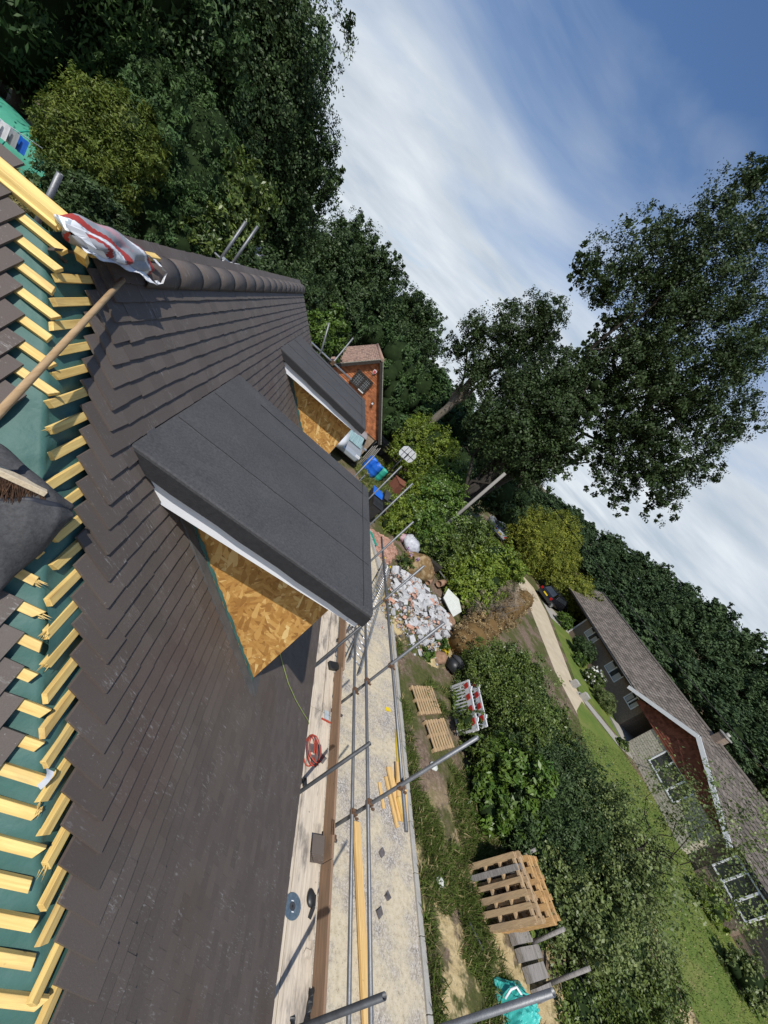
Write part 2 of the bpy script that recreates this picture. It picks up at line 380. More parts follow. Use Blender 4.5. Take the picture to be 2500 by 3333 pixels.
# ------------------------------------------------------------------ foliage
def leafmesh(name, lobes, n, L, W, mats, core=.0, clump=.28, per=60, up=.35, droop=0, sigma=.5, spr=.07, fill=.25, lump=True):
    """Leaves of one crown: clumps spread over and through the lobes, every leaf its own small folded face."""
    lob = np.array([l if len(l) == 6 else (*l, l[3], l[3]) for l in lobes], float)
    base_lob = lob
    if lump:
        ex = []
        for l_ in lob:
            for _ in range(5):
                v_ = rng.normal(size=3); v_[2] = v_[2] * .8 + .25; v_ /= np.linalg.norm(v_); k_ = rng.uniform(.32, .52)
                ex.append(np.concatenate([l_[:3] + v_ * l_[3:] * rng.uniform(.62, .86), l_[3:] * k_]))
        lob = np.vstack([lob * np.array([1, 1, 1, .9, .9, .9]), np.array(ex)])
    wts = (lob[:, 3] * lob[:, 4] + lob[:, 4] * lob[:, 5] + lob[:, 3] * lob[:, 5]); wts /= wts.sum()
    nc = max(8, n // per)
    li = rng.choice(len(lob), nc, p=wts)
    d = rng.normal(size=(nc, 3)); d /= np.linalg.norm(d, axis=1)[:, None]
    rad = np.where(rng.random(nc) < fill, rng.random(nc) ** .5 * .9, .80 + .30 * rng.random(nc) ** 1.5)
    ph = lob[li, 0] * 3.1 + lob[li, 1] * 1.7
    rad *= 1 + .13 * np.sin(d[:, 0] * 4.3 + ph) * np.cos(d[:, 1] * 5.1 + ph * .7) + .09 * np.sin(d[:, 2] * 7 + d[:, 0] * 6 + ph)
    sprig = rng.random(nc) < spr
    rad = np.where(sprig, rad * rng.uniform(1.05, 1.20 if base_lob[:, 3].mean() < 1.35 else 1.08, nc), rad)
    cc = lob[li, :3] + d * lob[li, 3:] * rad[:, None]
    cr = clump * lob[li, 3:].mean(1) * rng.uniform(.55, 1.5, nc) * np.where(sprig, .55, 1)
    ci = rng.integers(0, nc, n)
    q = np.clip(rng.normal(size=(n, 3)), -1.5, 1.5) * sigma
    p = cc[ci] + q * cr[ci][:, None]
    nrm = d[ci] * .8 + rng.normal(size=(n, 3)) * .55 + np.array([0, 0, up]); nrm /= np.linalg.norm(nrm, axis=1)[:, None]
    t = rng.normal(size=(n, 3)) + d[ci] * .6 + np.array([0, 0, -droop]); t -= nrm * (t * nrm).sum(1)[:, None]; t /= np.linalg.norm(t, axis=1)[:, None]
    b = np.cross(nrm, t); csz = rng.uniform(.7, 1.35, nc); ctn = np.clip(rng.normal(.5, .28, nc), 0, 1); sc = (rng.uniform(.65, 1.3, n) * csz[ci])[:, None]
    V = np.empty((n, 4, 3)); V[:, 0] = p - t * L * .5 * sc; V[:, 2] = p + t * L * .5 * sc - nrm * L * .12 * sc
    V[:, 1] = p + b * W * .5 * sc + nrm * W * .12; V[:, 3] = p - b * W * .5 * sc + nrm * W * .12
    vs = V.reshape(-1, 3); nf = n; tone = ctn[ci]
    loops = np.arange(n * 4, dtype=np.int32); starts = np.arange(0, n * 4, 4, dtype=np.int32); tot = np.full(n, 4, np.int32); mi = np.zeros(n, np.int32)
    if core:
        mb = MB()
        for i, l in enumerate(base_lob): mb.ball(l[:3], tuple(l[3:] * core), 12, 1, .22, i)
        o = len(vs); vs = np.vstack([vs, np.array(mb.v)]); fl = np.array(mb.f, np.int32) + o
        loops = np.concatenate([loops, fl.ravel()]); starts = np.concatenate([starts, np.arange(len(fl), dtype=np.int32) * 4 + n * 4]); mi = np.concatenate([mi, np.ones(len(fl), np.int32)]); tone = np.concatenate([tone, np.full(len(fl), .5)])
    return vs, loops, starts, mi, tone
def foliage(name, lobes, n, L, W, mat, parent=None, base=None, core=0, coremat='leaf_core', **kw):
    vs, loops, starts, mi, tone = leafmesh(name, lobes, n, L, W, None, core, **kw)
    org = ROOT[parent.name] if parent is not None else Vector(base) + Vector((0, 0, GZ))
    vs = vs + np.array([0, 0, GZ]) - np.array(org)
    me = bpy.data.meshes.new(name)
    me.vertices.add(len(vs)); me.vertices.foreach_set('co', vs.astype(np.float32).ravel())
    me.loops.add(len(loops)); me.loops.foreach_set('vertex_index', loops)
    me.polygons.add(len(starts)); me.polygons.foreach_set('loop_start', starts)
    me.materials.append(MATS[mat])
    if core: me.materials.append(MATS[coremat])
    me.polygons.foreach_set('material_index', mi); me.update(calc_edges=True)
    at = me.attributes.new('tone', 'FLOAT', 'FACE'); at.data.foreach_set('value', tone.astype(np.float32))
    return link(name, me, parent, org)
def limb(mb, p0, p1, r0, r1, seed, wob=.06, n=7):
    rr = random.Random(seed); p0, p1 = Vector(p0), Vector(p1); L = (p1 - p0).length; pts = []
    for i in range(7):
        t = i / 6; pts.append(p0.lerp(p1, t) + Vector([rr.uniform(-1, 1) for _ in range(3)]) * wob * L * math.sin(math.pi * t))
    mb.tube(pts, [r0 + (r1 - r0) * i / 6 for i in range(7)], n); return pts
def tree(name, base, lobes, n, L, W, leaf, label, cat='tree', group=None, trunk=(.3, None), bark='bark', core=0, limbs=10, seed=1, **kw):
    t = thing(name, base, label, cat, group)
    foliage('crown', lobes, n, L, W, leaf, t, core=core, **kw)
    mb = MB(); rr = random.Random(seed); b = Vector(base)
    c = sum((Vector(l[:3]) for l in lobes), Vector()) / len(lobes)
    top = trunk[1] or tuple(b.lerp(c, .75))
    pts = limb(mb, b, top, trunk[0], trunk[0] * .5, seed, .03, 9)
    for i in range(limbs):
        l = lobes[i % len(lobes)]; s = pts[3 + rr.randrange(4)]
        e = Vector(l[:3]) + Vector([rr.uniform(-.5, .5) * l[3] for _ in range(3)])
        pp = limb(mb, s, e, trunk[0] * .38, trunk[0] * .09, seed * 37 + i, .09, 6)
        for k in range(2):
            e2 = pp[4] + Vector([rr.uniform(-.8, .8) * l[3] for _ in range(3)])
            limb(mb, pp[3 + k], e2, trunk[0] * .15, trunk[0] * .04, seed * 91 + i * 3 + k, .1, 5)
    mb.build('trunk', bark, t); return t
# ------------------------------------------------------------------ our house: two 41.5 degree slopes meeting at a hip
PS, PC = math.sin(R(41.5)), math.cos(R(41.5)); HM, HW = -1.385, -2.114
nM, S_, nW, T_ = Vector((PS, 0, PC)), Vector((PC, 0, -PS)), Vector((0, -PS, PC)), Vector((0, -PC, -PS))
def PM(q, y, o=0): return nM * (HM + o) + S_ * q + Vector((0, y, 0))
def PW(q, x, o=0): return nW * (HW + o) + T_ * q + Vector((x, 0, 0))
def zM(x, o=0): return (HM + o - PS * x) / PC
def zW(y, o=0): return (HW + o + PS * y) / PC
HIP = 1.1           # plan position of the hip: x + y = HIP at the tile surface
house = thing('house', (.7, 4, -GZ), 'dark tiled house with its hip half stripped to battens and two flat felt dormers', 'house')
RX, RY = -1.16, 2.26; EX, EY, EZ = 2.977, -1.876, -4.48
def roof_tiles(name, mat, put, q0, n, starts, stop, skip=None):
    mb = MB()
    for i in range(n):
        q = q0 + .1 * i; p = starts(i)
        lift = .004 * math.sin(i * 1.7)
        while abs(p - starts(i)) < 16:
            st = 1 if stop > starts(i) else -1
            a, b = p, p + st * .1644
            p += st * .165
            if st * (a - stop) > 0: break
            if st * (b - stop) > 0: b = stop
            if skip:
                r = skip(q, min(a, b), max(a, b))
                if r is None: continue
                lo, hi = r
            else: lo, hi = min(a, b), max(a, b)
            if hi - lo < .02: continue
            near = abs(a - starts(i)) < .2
            jq, jo, ro = rnd.uniform(-.003, .003), rnd.uniform(0, .003), rnd.uniform(-.004, .004)
            if near: jo += rnd.uniform(0, .004); jq += rnd.uniform(-.004, .004)
            P = []
            for th in (-.013, 0):
                P += [put(q - .265 + jq - ro, lo, -.032 + th), put(q + jq - ro, lo, th + jo), put(q + jq + ro, hi, th + jo), put(q - .265 + jq + ro, hi, -.032 + th)]
            mb.hexa(P)
    return mb.build(name, mat, house)
DY = (0, 4.75)
def skipM(q, lo, hi):
    for d in DY:
        a, b = 2.405 + d, 4.30 + d
        if .62 < q < 2.98 and hi > a and lo < b:
            if q - .1 > .8 and lo >= a and hi <= b: return None
            if lo < a: hi = a
            elif hi > b: lo = b
            else: return None
    return lo, hi
jm = [rnd.uniform(-.008, .008) for _ in range(80)]
roof_tiles('front_roof_tiles', 'roof_tile_dark', lambda q, y, o: PM(q, y, o), -.193, 55, lambda i: 2.68 - .0836 * i + jm[i], 11.03, skipM)
def wstart(i):
    h = -1.413 + .1 * i            # head of the course, down the slope
    x = -1.508 + .0775 * i + jm[i + 7]
    if -.44 < h < .15: x = -.505 + .78 * h - .16 + jm[i + 7]
    elif h > .60: x = -.023 + (h - .613) * .77 - .10 + jm[i + 7]
    return x
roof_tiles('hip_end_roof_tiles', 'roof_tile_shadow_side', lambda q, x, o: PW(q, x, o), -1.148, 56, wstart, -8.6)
# decks, rear slopes and walls
mb = MB()
mb.prism([(RX, RY, zM(RX, -.13)), (EX - .06, EY + .06, zM(EX - .06, -.13)), (EX - .06, 10.95, zM(EX - .06, -.13)), (RX, 10.95, zM(RX, -.13))], (0, 0, -.06))
mb.prism([(RX, RY - .001, zW(RY, -.13)), (-8.9, RY - .001, zW(RY, -.13)), (-8.9, EY + .06, zW(EY + .06, -.13)), (EX - .061, EY + .06, zW(EY + .06, -.13))], (0, 0, -.06))
mb.build('roof_deck', 'fresh_timber', house)
mb = MB(); k = math.tan(R(41.5)); zr = zM(RX) ; xe = RX - 4.134; ye = RY + 4.134
for j in range(40):   # rear slopes in stepped courses
    a, b = j * 4.134 / 40, (j + 1) * 4.134 / 40 + .02
    mb.prism([(RX - a, RY + a, zr - a * k), (RX - a, 11.03, zr - a * k), (RX - b, 11.03, zr - b * k + .012), (RX - b, RY + b, zr - b * k + .012)], (0, 0, -.014))
    mb.prism([(RX - a, RY + .13 + a, zr - .06 - a * k), (-8.6, RY + .13 + a, zr - .06 - a * k), (-8.6, RY + .13 + b, zr - .06 - b * k + .012), (RX - b, RY + .13 + b, zr - .06 - b * k + .012)], (0, 0, -.014))
mb.build('rear_roof_tiles', 'roof_tile_dark', house)
mb = MB()
mb.box(2.35, 2.60, -1.5, 10.85, -GZ, -4.45); mb.box(-8.5, 2.349, -1.5, -1.25, -GZ, -4.45)
mb.box(-8.5, -8.25, -1.249, 6.1, -GZ, -4.45); mb.box(-4.9, -4.65, 5.85, 10.6, -GZ, -4.5); mb.box(-8.249, -4.901, 5.85, 6.1, -GZ, -4.5)
mb.prism([(2.349, 10.601, -GZ), (2.349, 10.601, -4.2), (RX, 10.601, zr - .22), (-4.9, 10.601, -4.4), (-4.9, 10.601, -GZ)], (0, .249, 0))
mb.build('wall', 'render', house)
mb = MB(); mb.box(2.62, 2.93, -1.7, 10.95, -4.64, -4.60); mb.box(2.93, 2.955, -1.85, 11, -4.72, -4.55); mb.build('eaves_board', 'white_upvc', house)
# membrane over the hip, draped and wrinkled
def memb(u, v):
    q = -.41 + v * 5.55; w = (u - .5) * 1.7
    o = -.067 + .010 * math.sin(q * 9 + w * 5) * math.sin(w * 7 + 1) + .006 * math.sin(q * 31 + w * 13) + .008 * math.exp(-(w / .05) ** 2)
    y0 = HIP - (nM.x * (HM + o) + S_.x * q)
    if w >= 0: P = PM(q, y0 + w, o)
    else:
        P = PM(q, y0, o); P = Vector((P.x + w, P.y, P.z))
    if w < 0: P.z += 0
    e = math.exp(-(w / .06) ** 2) * .012
    return (P.x - e * .5, P.y + e * .5, P.z - e)
MB().grid(75, 170, memb).build('roof_membrane', 'membrane', house)
# a lapped second sheet
def memb2(u, v):
    q = .62 + v * .55; w = .02 + u * .62
    o = -.060 + .006 * math.sin(q * 12 + w * 9) + .012 * (1 - u) * math.sin(v * 9)
    return PM(q + .05 * math.sin(u * 5), HIP - (nM.x * (HM + o) + S_.x * q) + w, o)
MB().grid(20, 16, memb2).build('membrane_lap', 'membrane', house)
# battens
MY = [2.254, 2.165, 2.08, 2.039, 1.956, 1.842, 1.778, 1.716, 1.60, 1.578, 1.50, 1.43, 1.325, 1.242, 1.167, 1.09, 1.004, .942, .857, .789, .731, .639, .566, .442]
WX = [-1.153, -1.107, -1.054, -.966, -.918, -.83, -.746]
BT = -.041
def spikes(mb, P, d, up, n):
    for _ in range(n):
        a = Vector(P) + Vector([rnd.uniform(-.012, .012) for _ in range(3)]); L = rnd.uniform(.02, .075)
        e = a + Vector(d) * L + Vector([rnd.uniform(-.012, .012) for _ in range(3)])
        sd = Vector(d).cross(Vector(up)).normalized() * .004; u = Vector(up).normalized() * .003
        mb.add([a + sd, a - sd, a + u, e], [(0, 1, 3), (1, 2, 3), (2, 0, 3), (0, 2, 1)])
for kx in range(34):
    q = -.208 + .1 * kx
    y = MY[kx] if kx < len(MY) else 2.0 - .785 * q - .03
    y1 = 2.66 - .0838 * max(kx, 0) + .55
    mb = MB(); jw = rnd.uniform(-.003, .003); sk = rnd.uniform(-.012, .012); dq = rnd.uniform(-.004, .004)
    P = []
    for o in (BT - .025, BT + rnd.uniform(-.002, .002)):
        P += [PM(q - .019 + dq, y + sk, o), PM(q + .019 + dq, y - sk, o), PM(q + .019 + jw, y1, o), PM(q - .019 + jw, y1, o)]
    mb.hexa(P)
    if kx in (6, 13, 14, 18, 20): spikes(mb, PM(q, y, BT - .01), (0, -1, 0), nM, 9 if kx in (13, 18) else 4)
    mb.build('batten', 'batten_wood_y', house, bevel=.0015)
for kx in range(36):
    q = -1.19 + .1 * kx
    x = WX[kx] if kx < len(WX) else -.345 + .749 * q + rnd.uniform(-.03, .02)
    mb = MB(); jw = rnd.uniform(-.004, .004); sk = rnd.uniform(-.014, .014); dq = rnd.uniform(-.004, .004)
    if kx in (7, 8, 9, 10, 11): continue
    x0 = -1.56 + .0775 * kx - .7; P = []
    for o in (BT - .025, BT + rnd.uniform(-.002, .002)):
        P += [PW(q - .019 + jw, x0, o), PW(q + .019 + jw, x0, o), PW(q + .019 + dq, x + sk, o), PW(q - .019 + dq, x - sk, o)]
    mb.hexa(P)
    if kx in (11, 13, 14): spikes(mb, PW(q, x, BT - .01), (1, 0, 0), nW, 10)
    mb.build('batten', 'batten_wood_x', house, bevel=.0015)
# ridge timbers
mb = MB(); mb.box(-8.6, -1.221, 2.352, 2.402, -.777, -.7285); mb.build('ridge_timber', 'batten_wood_x', house, bevel=.002)
mb = MB(); P = []
for o in (-.05, -.012): P += [PW(-1.345, -8.6, o), PW(-1.245, -8.6, o), PW(-1.245, -1.235, o), PW(-1.345, -1.235, o)]
mb.hexa(P); mb.build('ridge_timber', 'batten_wood_x', house, bevel=.002)
mb = MB(); mb.box(-1.185, -1.135, 2.50, 3.25, -.83, -.765); mb.build('ridge_timber', 'batten_wood_y', house, bevel=.002)
mb = MB(); mb.obox((-1.09, 2.33, -.80), (-.3, 1, -.55), (1, .3, 0), (0, 0, 1), .17, .045, .03); mb.build('batten', 'batten_wood_y', house)
# ridge tiles
y = 3.017
while y < 11.0:
    y1 = min(y + .484, 11.06); mb = MB(); N = 14; v = []
    for (yy, ro) in ((y, .1215), (y1 + .006, .1232)):
        for th in (0, -.014):
            for i in range(N + 1):
                a = R(-4 + 188 * i / N); v.append((-1.16 + (ro + th) * math.cos(a), yy, -.912 + (ro + th) * math.sin(a)))
    M_ = N + 1; f = []
    for i in range(N):
        f += [(i, i + 1, 2 * M_ + i + 1, 2 * M_ + i), (M_ + i + 1, M_ + i, 3 * M_ + i, 3 * M_ + i + 1), (i + 1, i, M_ + i, M_ + i + 1), (2 * M_ + i, 2 * M_ + i + 1, 3 * M_ + i + 1, 3 * M_ + i)]
    f += [(0, 2 * M_, 3 * M_, M_), (N, M_ + N, 3 * M_ + N, 2 * M_ + N)]
    mb.add(v, f, 0, False)
    o = mb.build('ridge_tile', 'roof_tile_dark', house)
    o.data.polygons.foreach_set('use_smooth', [True] * len(f)); 
    mu = MB()   # the ridge union's dark ragged strap at the joint
    for i in range(N):
        a = R(-4 + 188 * i / N); b = R(-4 + 188 * (i + 1) / N); w = .005 + .012 * rnd.random() * (1 if i in (0, 1, 2, 5, 6) else .4)
        r = .1258
        mu.add([(-1.16 + r * math.cos(a), y1 - w, -.912 + r * math.sin(a)), (-1.16 + r * math.cos(a), y1 + .010, -.912 + r * math.sin(a)), (-1.16 + r * math.cos(b), y1 + .010, -.912 + r * math.sin(b)), (-1.16 + r * math.cos(b), y1 - w, -.912 + r * math.sin(b))], [(0, 1, 2, 3)])
    mu.build('ridge_union', 'black_plastic', o)
    y += .487
# dormers
def dormer(dy):
    zc, XB, XF = -1.60, -.50, 1.33
    mb = MB(); Y0, Y1 = 2.5 + dy, 4.2 + dy
    mb.prism([(-.42, Y0, zc), (XF, Y0, zc), (XF, Y0, zM(XF, -.05)), (-.42, Y0, zM(-.42, -.05) - .02)], (0, Y1 - Y0, 0))
    d = mb.build('dormer', 'osb', house)
    mb = MB(); a, b = 2.22 + dy, 4.46 + dy
    tz = lambda x: -1.447 - (x + .46) * .043
    def slab(y0, y1, x0, x1, lift, th):
        mb.prism([(x0, y0, tz(x0) + lift), (x1, y0, tz(x1) + lift), (x1, y0, tz(x1) + lift - th), (x0, y0, tz(x0) + lift - th)], (0, y1 - y0, 0))
    slab(a, b, -.47, 1.47, 0, .112)
    slab(a - .006, a + .60, -.466, 1.476, .004, .118); slab(a + .585, a + 1.40, -.462, 1.42, .007, .02); slab(a + 1.385, b + .006, -.466, 1.476, .0035, .118)
    slab(a + .02, b - .02, 1.36, 1.479, .0095, .122)
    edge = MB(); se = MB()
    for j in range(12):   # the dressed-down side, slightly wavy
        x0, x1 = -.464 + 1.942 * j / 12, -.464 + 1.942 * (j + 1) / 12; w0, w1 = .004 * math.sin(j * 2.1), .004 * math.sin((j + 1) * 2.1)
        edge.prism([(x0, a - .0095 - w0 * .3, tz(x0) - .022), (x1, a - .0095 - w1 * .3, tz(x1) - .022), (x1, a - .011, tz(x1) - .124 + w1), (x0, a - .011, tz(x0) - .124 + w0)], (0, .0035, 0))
    for yy, x0, x1 in ((a + .60, -.44, 1.44), (a + 1.385, -.44, 1.44), (a + 1.95, -.1, 1.44)):
        se.tube([(x0 + (x1 - x0) * i / 20, yy + .003 * math.sin(i * 1.9), tz(x0 + (x1 - x0) * i / 20) + .0085) for i in range(21)], .0035, 5)
    se.tube([(1.37 + .002 * math.sin(i), a + .03 + (b - a - .06) * i / 16, tz(1.37) + .0095) for i in range(17)], .003, 5)
    se.build('felt_seam', 'felt_dark', d)
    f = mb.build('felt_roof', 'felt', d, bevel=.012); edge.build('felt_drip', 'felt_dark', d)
    mb = MB(); zf = -1.722
    mb.box(-.28, 1.455, 2.255 + dy, 2.275 + dy, zf, -1.56); pass
    mb.box(1.435, 1.455, 2.276 + dy, 4.40 + dy, zf, -1.60)
    mb.box(1.37, 1.4555, 2.2465 + dy, 2.2545 + dy, zf + .001, -1.57)
    mb.build('fascia', 'white_upvc', d)
    mb = MB(); mb.box(-.28, 1.434, 2.276 + dy, 2.499 + dy, zf + .02, zf + .03); mb.box(XF + .001, 1.434, 2.5 + dy, 4.40 + dy, zf + .02, zf + .03); mb.build('soffit', 'white_upvc', d)
    mb = MB()
    mb.box(XF + .002, XF + .05, 2.75 + dy, 3.95 + dy, -2.75, -1.8)
    mb.build('window_frame', 'white_upvc', d)
    mb = MB(); mb.box(XF + .03, XF + .053, 2.82 + dy, 3.32 + dy, -2.68, -1.87); mb.box(XF + .03, XF + .053, 3.38 + dy, 3.88 + dy, -2.68, -1.87); mb.build('window_pane', 'glass_dark', d)
    # smooth cover strip beside the cheek and the green membrane turned up against it
    mb = MB(); P = []
    for o in (-.02, .007): P += [PM(.60, 2.395 + dy, o), PM(3.10, 2.395 + dy, o), PM(3.04, 2.492 + dy, o), PM(.60, 2.492 + dy, o)]
    mb.hexa(P); mb.build('lead_soaker', 'lead', d)
    hs = [.004 + .012 * math.sin(i * .9) * math.sin(i * 2.3) + .012 * rnd.random() for i in range(40)]
    MB().grid(40, 3, lambda u, v: (lambda P: (P.x, P.y + .004 * math.sin(u * 60), P.z))(PM(.86 + u * 2.20 - (.09 + hs[int(u * 39)] * 1.2) * v * PS, 2.490 + dy, .01) + Vector((0, 0, (.022 + hs[int(u * 39)]) * v)))).build('membrane_upstand', 'membrane', d)
    mb = MB(); P = []
    for o in (-.02, .010): P += [PM(2.98, 2.47 + dy, o), PM(3.16, 2.44 + dy, o), PM(3.16, 4.26 + dy, o), PM(2.98, 4.26 + dy, o)]
    mb.hexa(P); mb.build('apron_flashing', 'lead', d)
    return d
for d_ in DY: dormer(d_)
# ------------------------------------------------------------------ things on the roof
b = thing('broom', (-.75, 1.6, -1.3), 'wooden broom lying over the stripped hip with its bristle head on the dark felt offcut', 'broom')
MB().tube([(-1.045, 2.685, -.872), (-.86, 2.05, -1.004), (-.682, 1.437, -1.129), (-.662, 1.365, -1.145), (-.675, 1.36, -1.22), (-.70, 1.375, -1.30)], .0145, 12).build('handle', 'handle_wood', b)
h0, h1 = Vector((-.76, 1.357, -1.306)), Vector((-.462, 1.485, -1.381)); ud = Vector((-.44, .16, .88)).normalized()
mb = MB(); mb.beam(h0, h1, .055, .022, ud); mb.build('broom_head', 'broom_stock', b, bevel=.002)
mb = MB(); ax = (h1 - h0).normalized(); sd = ax.cross(ud).normalized()
for i in range(3000):
    t = rnd.random(); p = h0 + (h1 - h0) * (t * .98 + .01) + sd * rnd.uniform(-.024, .024) - ud * .008
    e = p - ud * rnd.uniform(.06, .095) + sd * rnd.uniform(-.03, .03) + ax * rnd.uniform(-.03, .03)
    w = ax * .0017
    mb.add([p - w, p + w, e + w * .6, e - w * .6], [(0, 1, 2, 3)])
mb.build('bristles', 'bristle', b)
def plerp(P, t):
    t = min(max(t, 0), .9999) * (len(P) - 1); i = int(t); return Vector(P[i]).lerp(Vector(P[i + 1]), t - i)
FU = [(-.85, 1.575, -1.39), (-.77, 1.582, -1.39), (-.709, 1.588, -1.385), (-.63, 1.579, -1.392), (-.555, 1.549, -1.418), (-.375, 1.560, -1.478)]
FR = [(-.66, 1.36, -1.46), (-.585, 1.382, -1.455), (-.545, 1.405, -1.43), (-.476, 1.435, -1.40), (-.403, 1.483, -1.405), (-.371, 1.552, -1.468)]
FL = [(-.39, 1.10, -1.80), (-.37, 1.206, -1.74), (-.352, 1.25, -1.70), (-.356, 1.302, -1.654), (-.342, 1.39, -1.576), (-.362, 1.545, -1.482)]
def fo(u, v):
    if v < .45: k_ = v / .45; P = plerp(FU, u).lerp(plerp(FR, u), k_); P.z += .035 * math.sin(math.pi * k_) + .004 * math.sin(u * 17 + v * 9)
    else: k_ = (v - .45) / .55; P = plerp(FR, u).lerp(plerp(FL, u), k_); P = P + Vector((.020, -.028, .028)) * math.sin(math.pi * k_ ** .7) + Vector((0, 0, .003 * math.sin(u * 21 - v * 8)))
    return P
fo_ = thing('felt_offcut', (-.45, 1.40, -1.6), 'folded offcut of dark grey roofing felt lying over the hip under the broom head', 'roofing felt')
o = MB().grid(40, 30, fo).build('felt_sheet', 'felt', fo_); sm_ = o.modifiers.new('thick', 'SOLIDIFY'); sm_.thickness = .006; sm_.offset = -1
o = MB().grid(40, 8, lambda u, v: plerp(FR, u) + Vector((.016 * v, -.020 * v, .008 + .012 * math.sin(math.pi * v) - .030 * v))).build('felt_hem', 'bucket_rim', fo_); sm_ = o.modifiers.new('thick', 'SOLIDIFY'); sm_.thickness = .004
# woven sack rolled up on the ridge end
sk = thing('woven_sack', (-1.15, 2.6, -.80), 'crumpled red white and grey printed woven sack draped over the end of the ridge', 'sack')
def sack(u, v):
    a = v * 2 * math.pi; t = u
    c = Vector((-1.165 + .065 * t * t, 2.33 + .66 * t, -.742 - .015 * t - .05 * max(0, t - .7) / .3))
    r = (.060 + .042 * math.sin(t * 2.6 + .3)) * (1 - .45 * max(0, t - .85) / .15) * min(1, .15 + t * 14, .1 + (1 - t) * 20)
    k = 1 + .16 * math.sin(3 * a + 7 * t) + .10 * math.sin(5 * a - 13 * t) + .05 * math.sin(11 * t + 2 * a)
    return (c.x + r * 1.05 * k * math.cos(a) - .08 * t * math.sin(a) * .3, c.y + .02 * math.sin(2 * a + 5 * t) + .06 * math.cos(a) * min(1, t * 6 + .2), c.z + r * .62 * k * math.sin(a))
mb = MB(); nu, nv = 60, 41; mb.grid(nu, nv, sack)
fi = 0
for j in range(nv - 1):
    for i in range(nu - 1):
        a = (j / (nv - 1) + i / (nu - 1) * .10) % 1.0; t = i / (nu - 1)
        m_ = 0
        s_ = (t * 1.0 + .12 * math.sin(a * 6.28 - 1.0)) 
        if .08 < s_ < .17 or .64 < s_ < .70 or .88 < s_ < .95: m_ = 2
        elif .18 < s_ < .31 or .72 < s_ < .86: m_ = 1
        elif .0 < s_ < .05: m_ = 1
        if m_ == 2 and (j // 2) % 2 == 0 and .12 < s_ < .155: m_ = 3
        if .42 < s_ < .52 and .15 < a < .4: m_ = 4
        mb.mi[fi] = m_; fi += 1
MATS['sack_pink'] = MATS['red_print'].copy()
basic('sack_pink', (.36, .20, .22), (.40, .30, .33), 9, .5); basic('sack_print_grey', (.30, .36, .40), (.42, .47, .5), 12, .5)
mb.build('sack_cloth', ['grey_plastic', 'red_print', 'white_plastic', 'sack_print_grey', 'sack_pink'], sk)
def ribbon(pts, w, side):
    mb = MB(); pts = [Vector(p) for p in pts]; v = []
    fine = []
    for i in range(len(pts) - 1):
        for k_ in range(4): fine.append(pts[i].lerp(pts[i + 1], k_ / 4))
    fine.append(pts[-1]); n = len(fine)
    for i, p in enumerate(fine):
        q = Vector(side).normalized() * w / 2 + Vector((0, 0, .008 * math.sin(i * 1.3))); v += [p - q, p + q]
    top = [(2 * i, 2 * i + 2, 2 * i + 3, 2 * i + 1) for i in range(n - 1)]
    mb.add(v, top); mb.add([p + Vector((0, 0, -.003)) for p in v], [t[::-1] for t in top]); return mb
ribbon([(-1.10, 2.33, -.765), (-1.075, 2.45, -.77), (-1.045, 2.62, -.78), (-1.02, 2.78, -.80), (-.985, 2.93, -.835)], .040, (.8, -.35, -.2)).build('strap', 'white_plastic', sk)
ribbon([(-1.16, 2.70, -.715), (-1.14, 2.93, -.735), (-1.10, 3.10, -.765), (-1.055, 3.20, -.80), (-1.025, 3.14, -.865), (-1.035, 3.03, -.86)], .026, (.6, -.6, .1)).build('strap', 'white_plastic', sk)
ribbon([(-1.16, 2.30, -.70), (-1.09, 2.36, -.735), (-1.07, 2.44, -.765), (-1.09, 2.50, -.77)], .06, (.3, .7, .1)).build('strap', 'white_plastic', sk)
def scrap(u, v): P = PM(1.50 + .032 * v - .015 * u, .87 + .055 * u, -.034 + .02 * math.sin(u * 3) * (1 - v * .5) + .02 * v * u); return P
o = MB().grid(8, 6, scrap).build('plastic_scrap', 'white_plastic', base=tuple(PM(1.5, .88, -.03))); tag(o, 'scrap of white plastic caught on the end of a roof batten', 'plastic scrap')
pts = [PM(2.99 - .0, 3.30, .03), PM(3.25, 3.30, .012), PM(3.6, 3.24, .012), PM(4.0, 3.22, .012), PM(4.4, 3.28, .012), PM(4.8, 3.38, .012), PM(5.12, 3.47, .012), PM(5.24, 3.50, .0), (3.06, 3.53, -4.75), (3.12, 3.55, -4.985)]
o = MB().tube(pts, .005, 6).build('power_cable', 'cable_green', base=tuple(pts[4])); tag(o, 'thin yellow green cable trailing down the tiles below the nearer dormer', 'cable')
# ------------------------------------------------------------------ front scaffold
sc = thing('scaffold', (3.6, 4, -GZ), 'grey tube scaffold with plank deck and guard rails along the eaves of the tiled house', 'scaffold')
TR = .0242
for y, zt in ((.732, -2.305), (2.60, -2.37), (4.413, -2.427), (6.0, -2.55), (7.675, -2.56), (9.35, -2.31), (10.94, -2.52)):
    MB().tube([(3.86, y, -GZ), (3.86, y, zt)], TR, 14, hollow=.14).build('upright', 'steel', sc)
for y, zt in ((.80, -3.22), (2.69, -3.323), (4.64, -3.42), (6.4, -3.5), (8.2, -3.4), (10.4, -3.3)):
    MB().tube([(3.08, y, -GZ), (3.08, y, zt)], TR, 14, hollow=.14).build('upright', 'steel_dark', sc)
RL = ((3.808, -4.47, -1.6, 11.2), (3.808, -4.165, -1.6, 11.0), (3.912, -3.64, 2.14, 8.35))
for x, z, y0, y1 in RL:
    MB().tube([(x, y0, z), (x, y1, z)], TR, 14, hollow=.14).build('guard_rail', 'steel', sc)
MB().tube([(3.912, 7.9, -4.9), (3.912, 11.4, -4.9)], TR, 10).build('guard_rail', 'steel', sc)
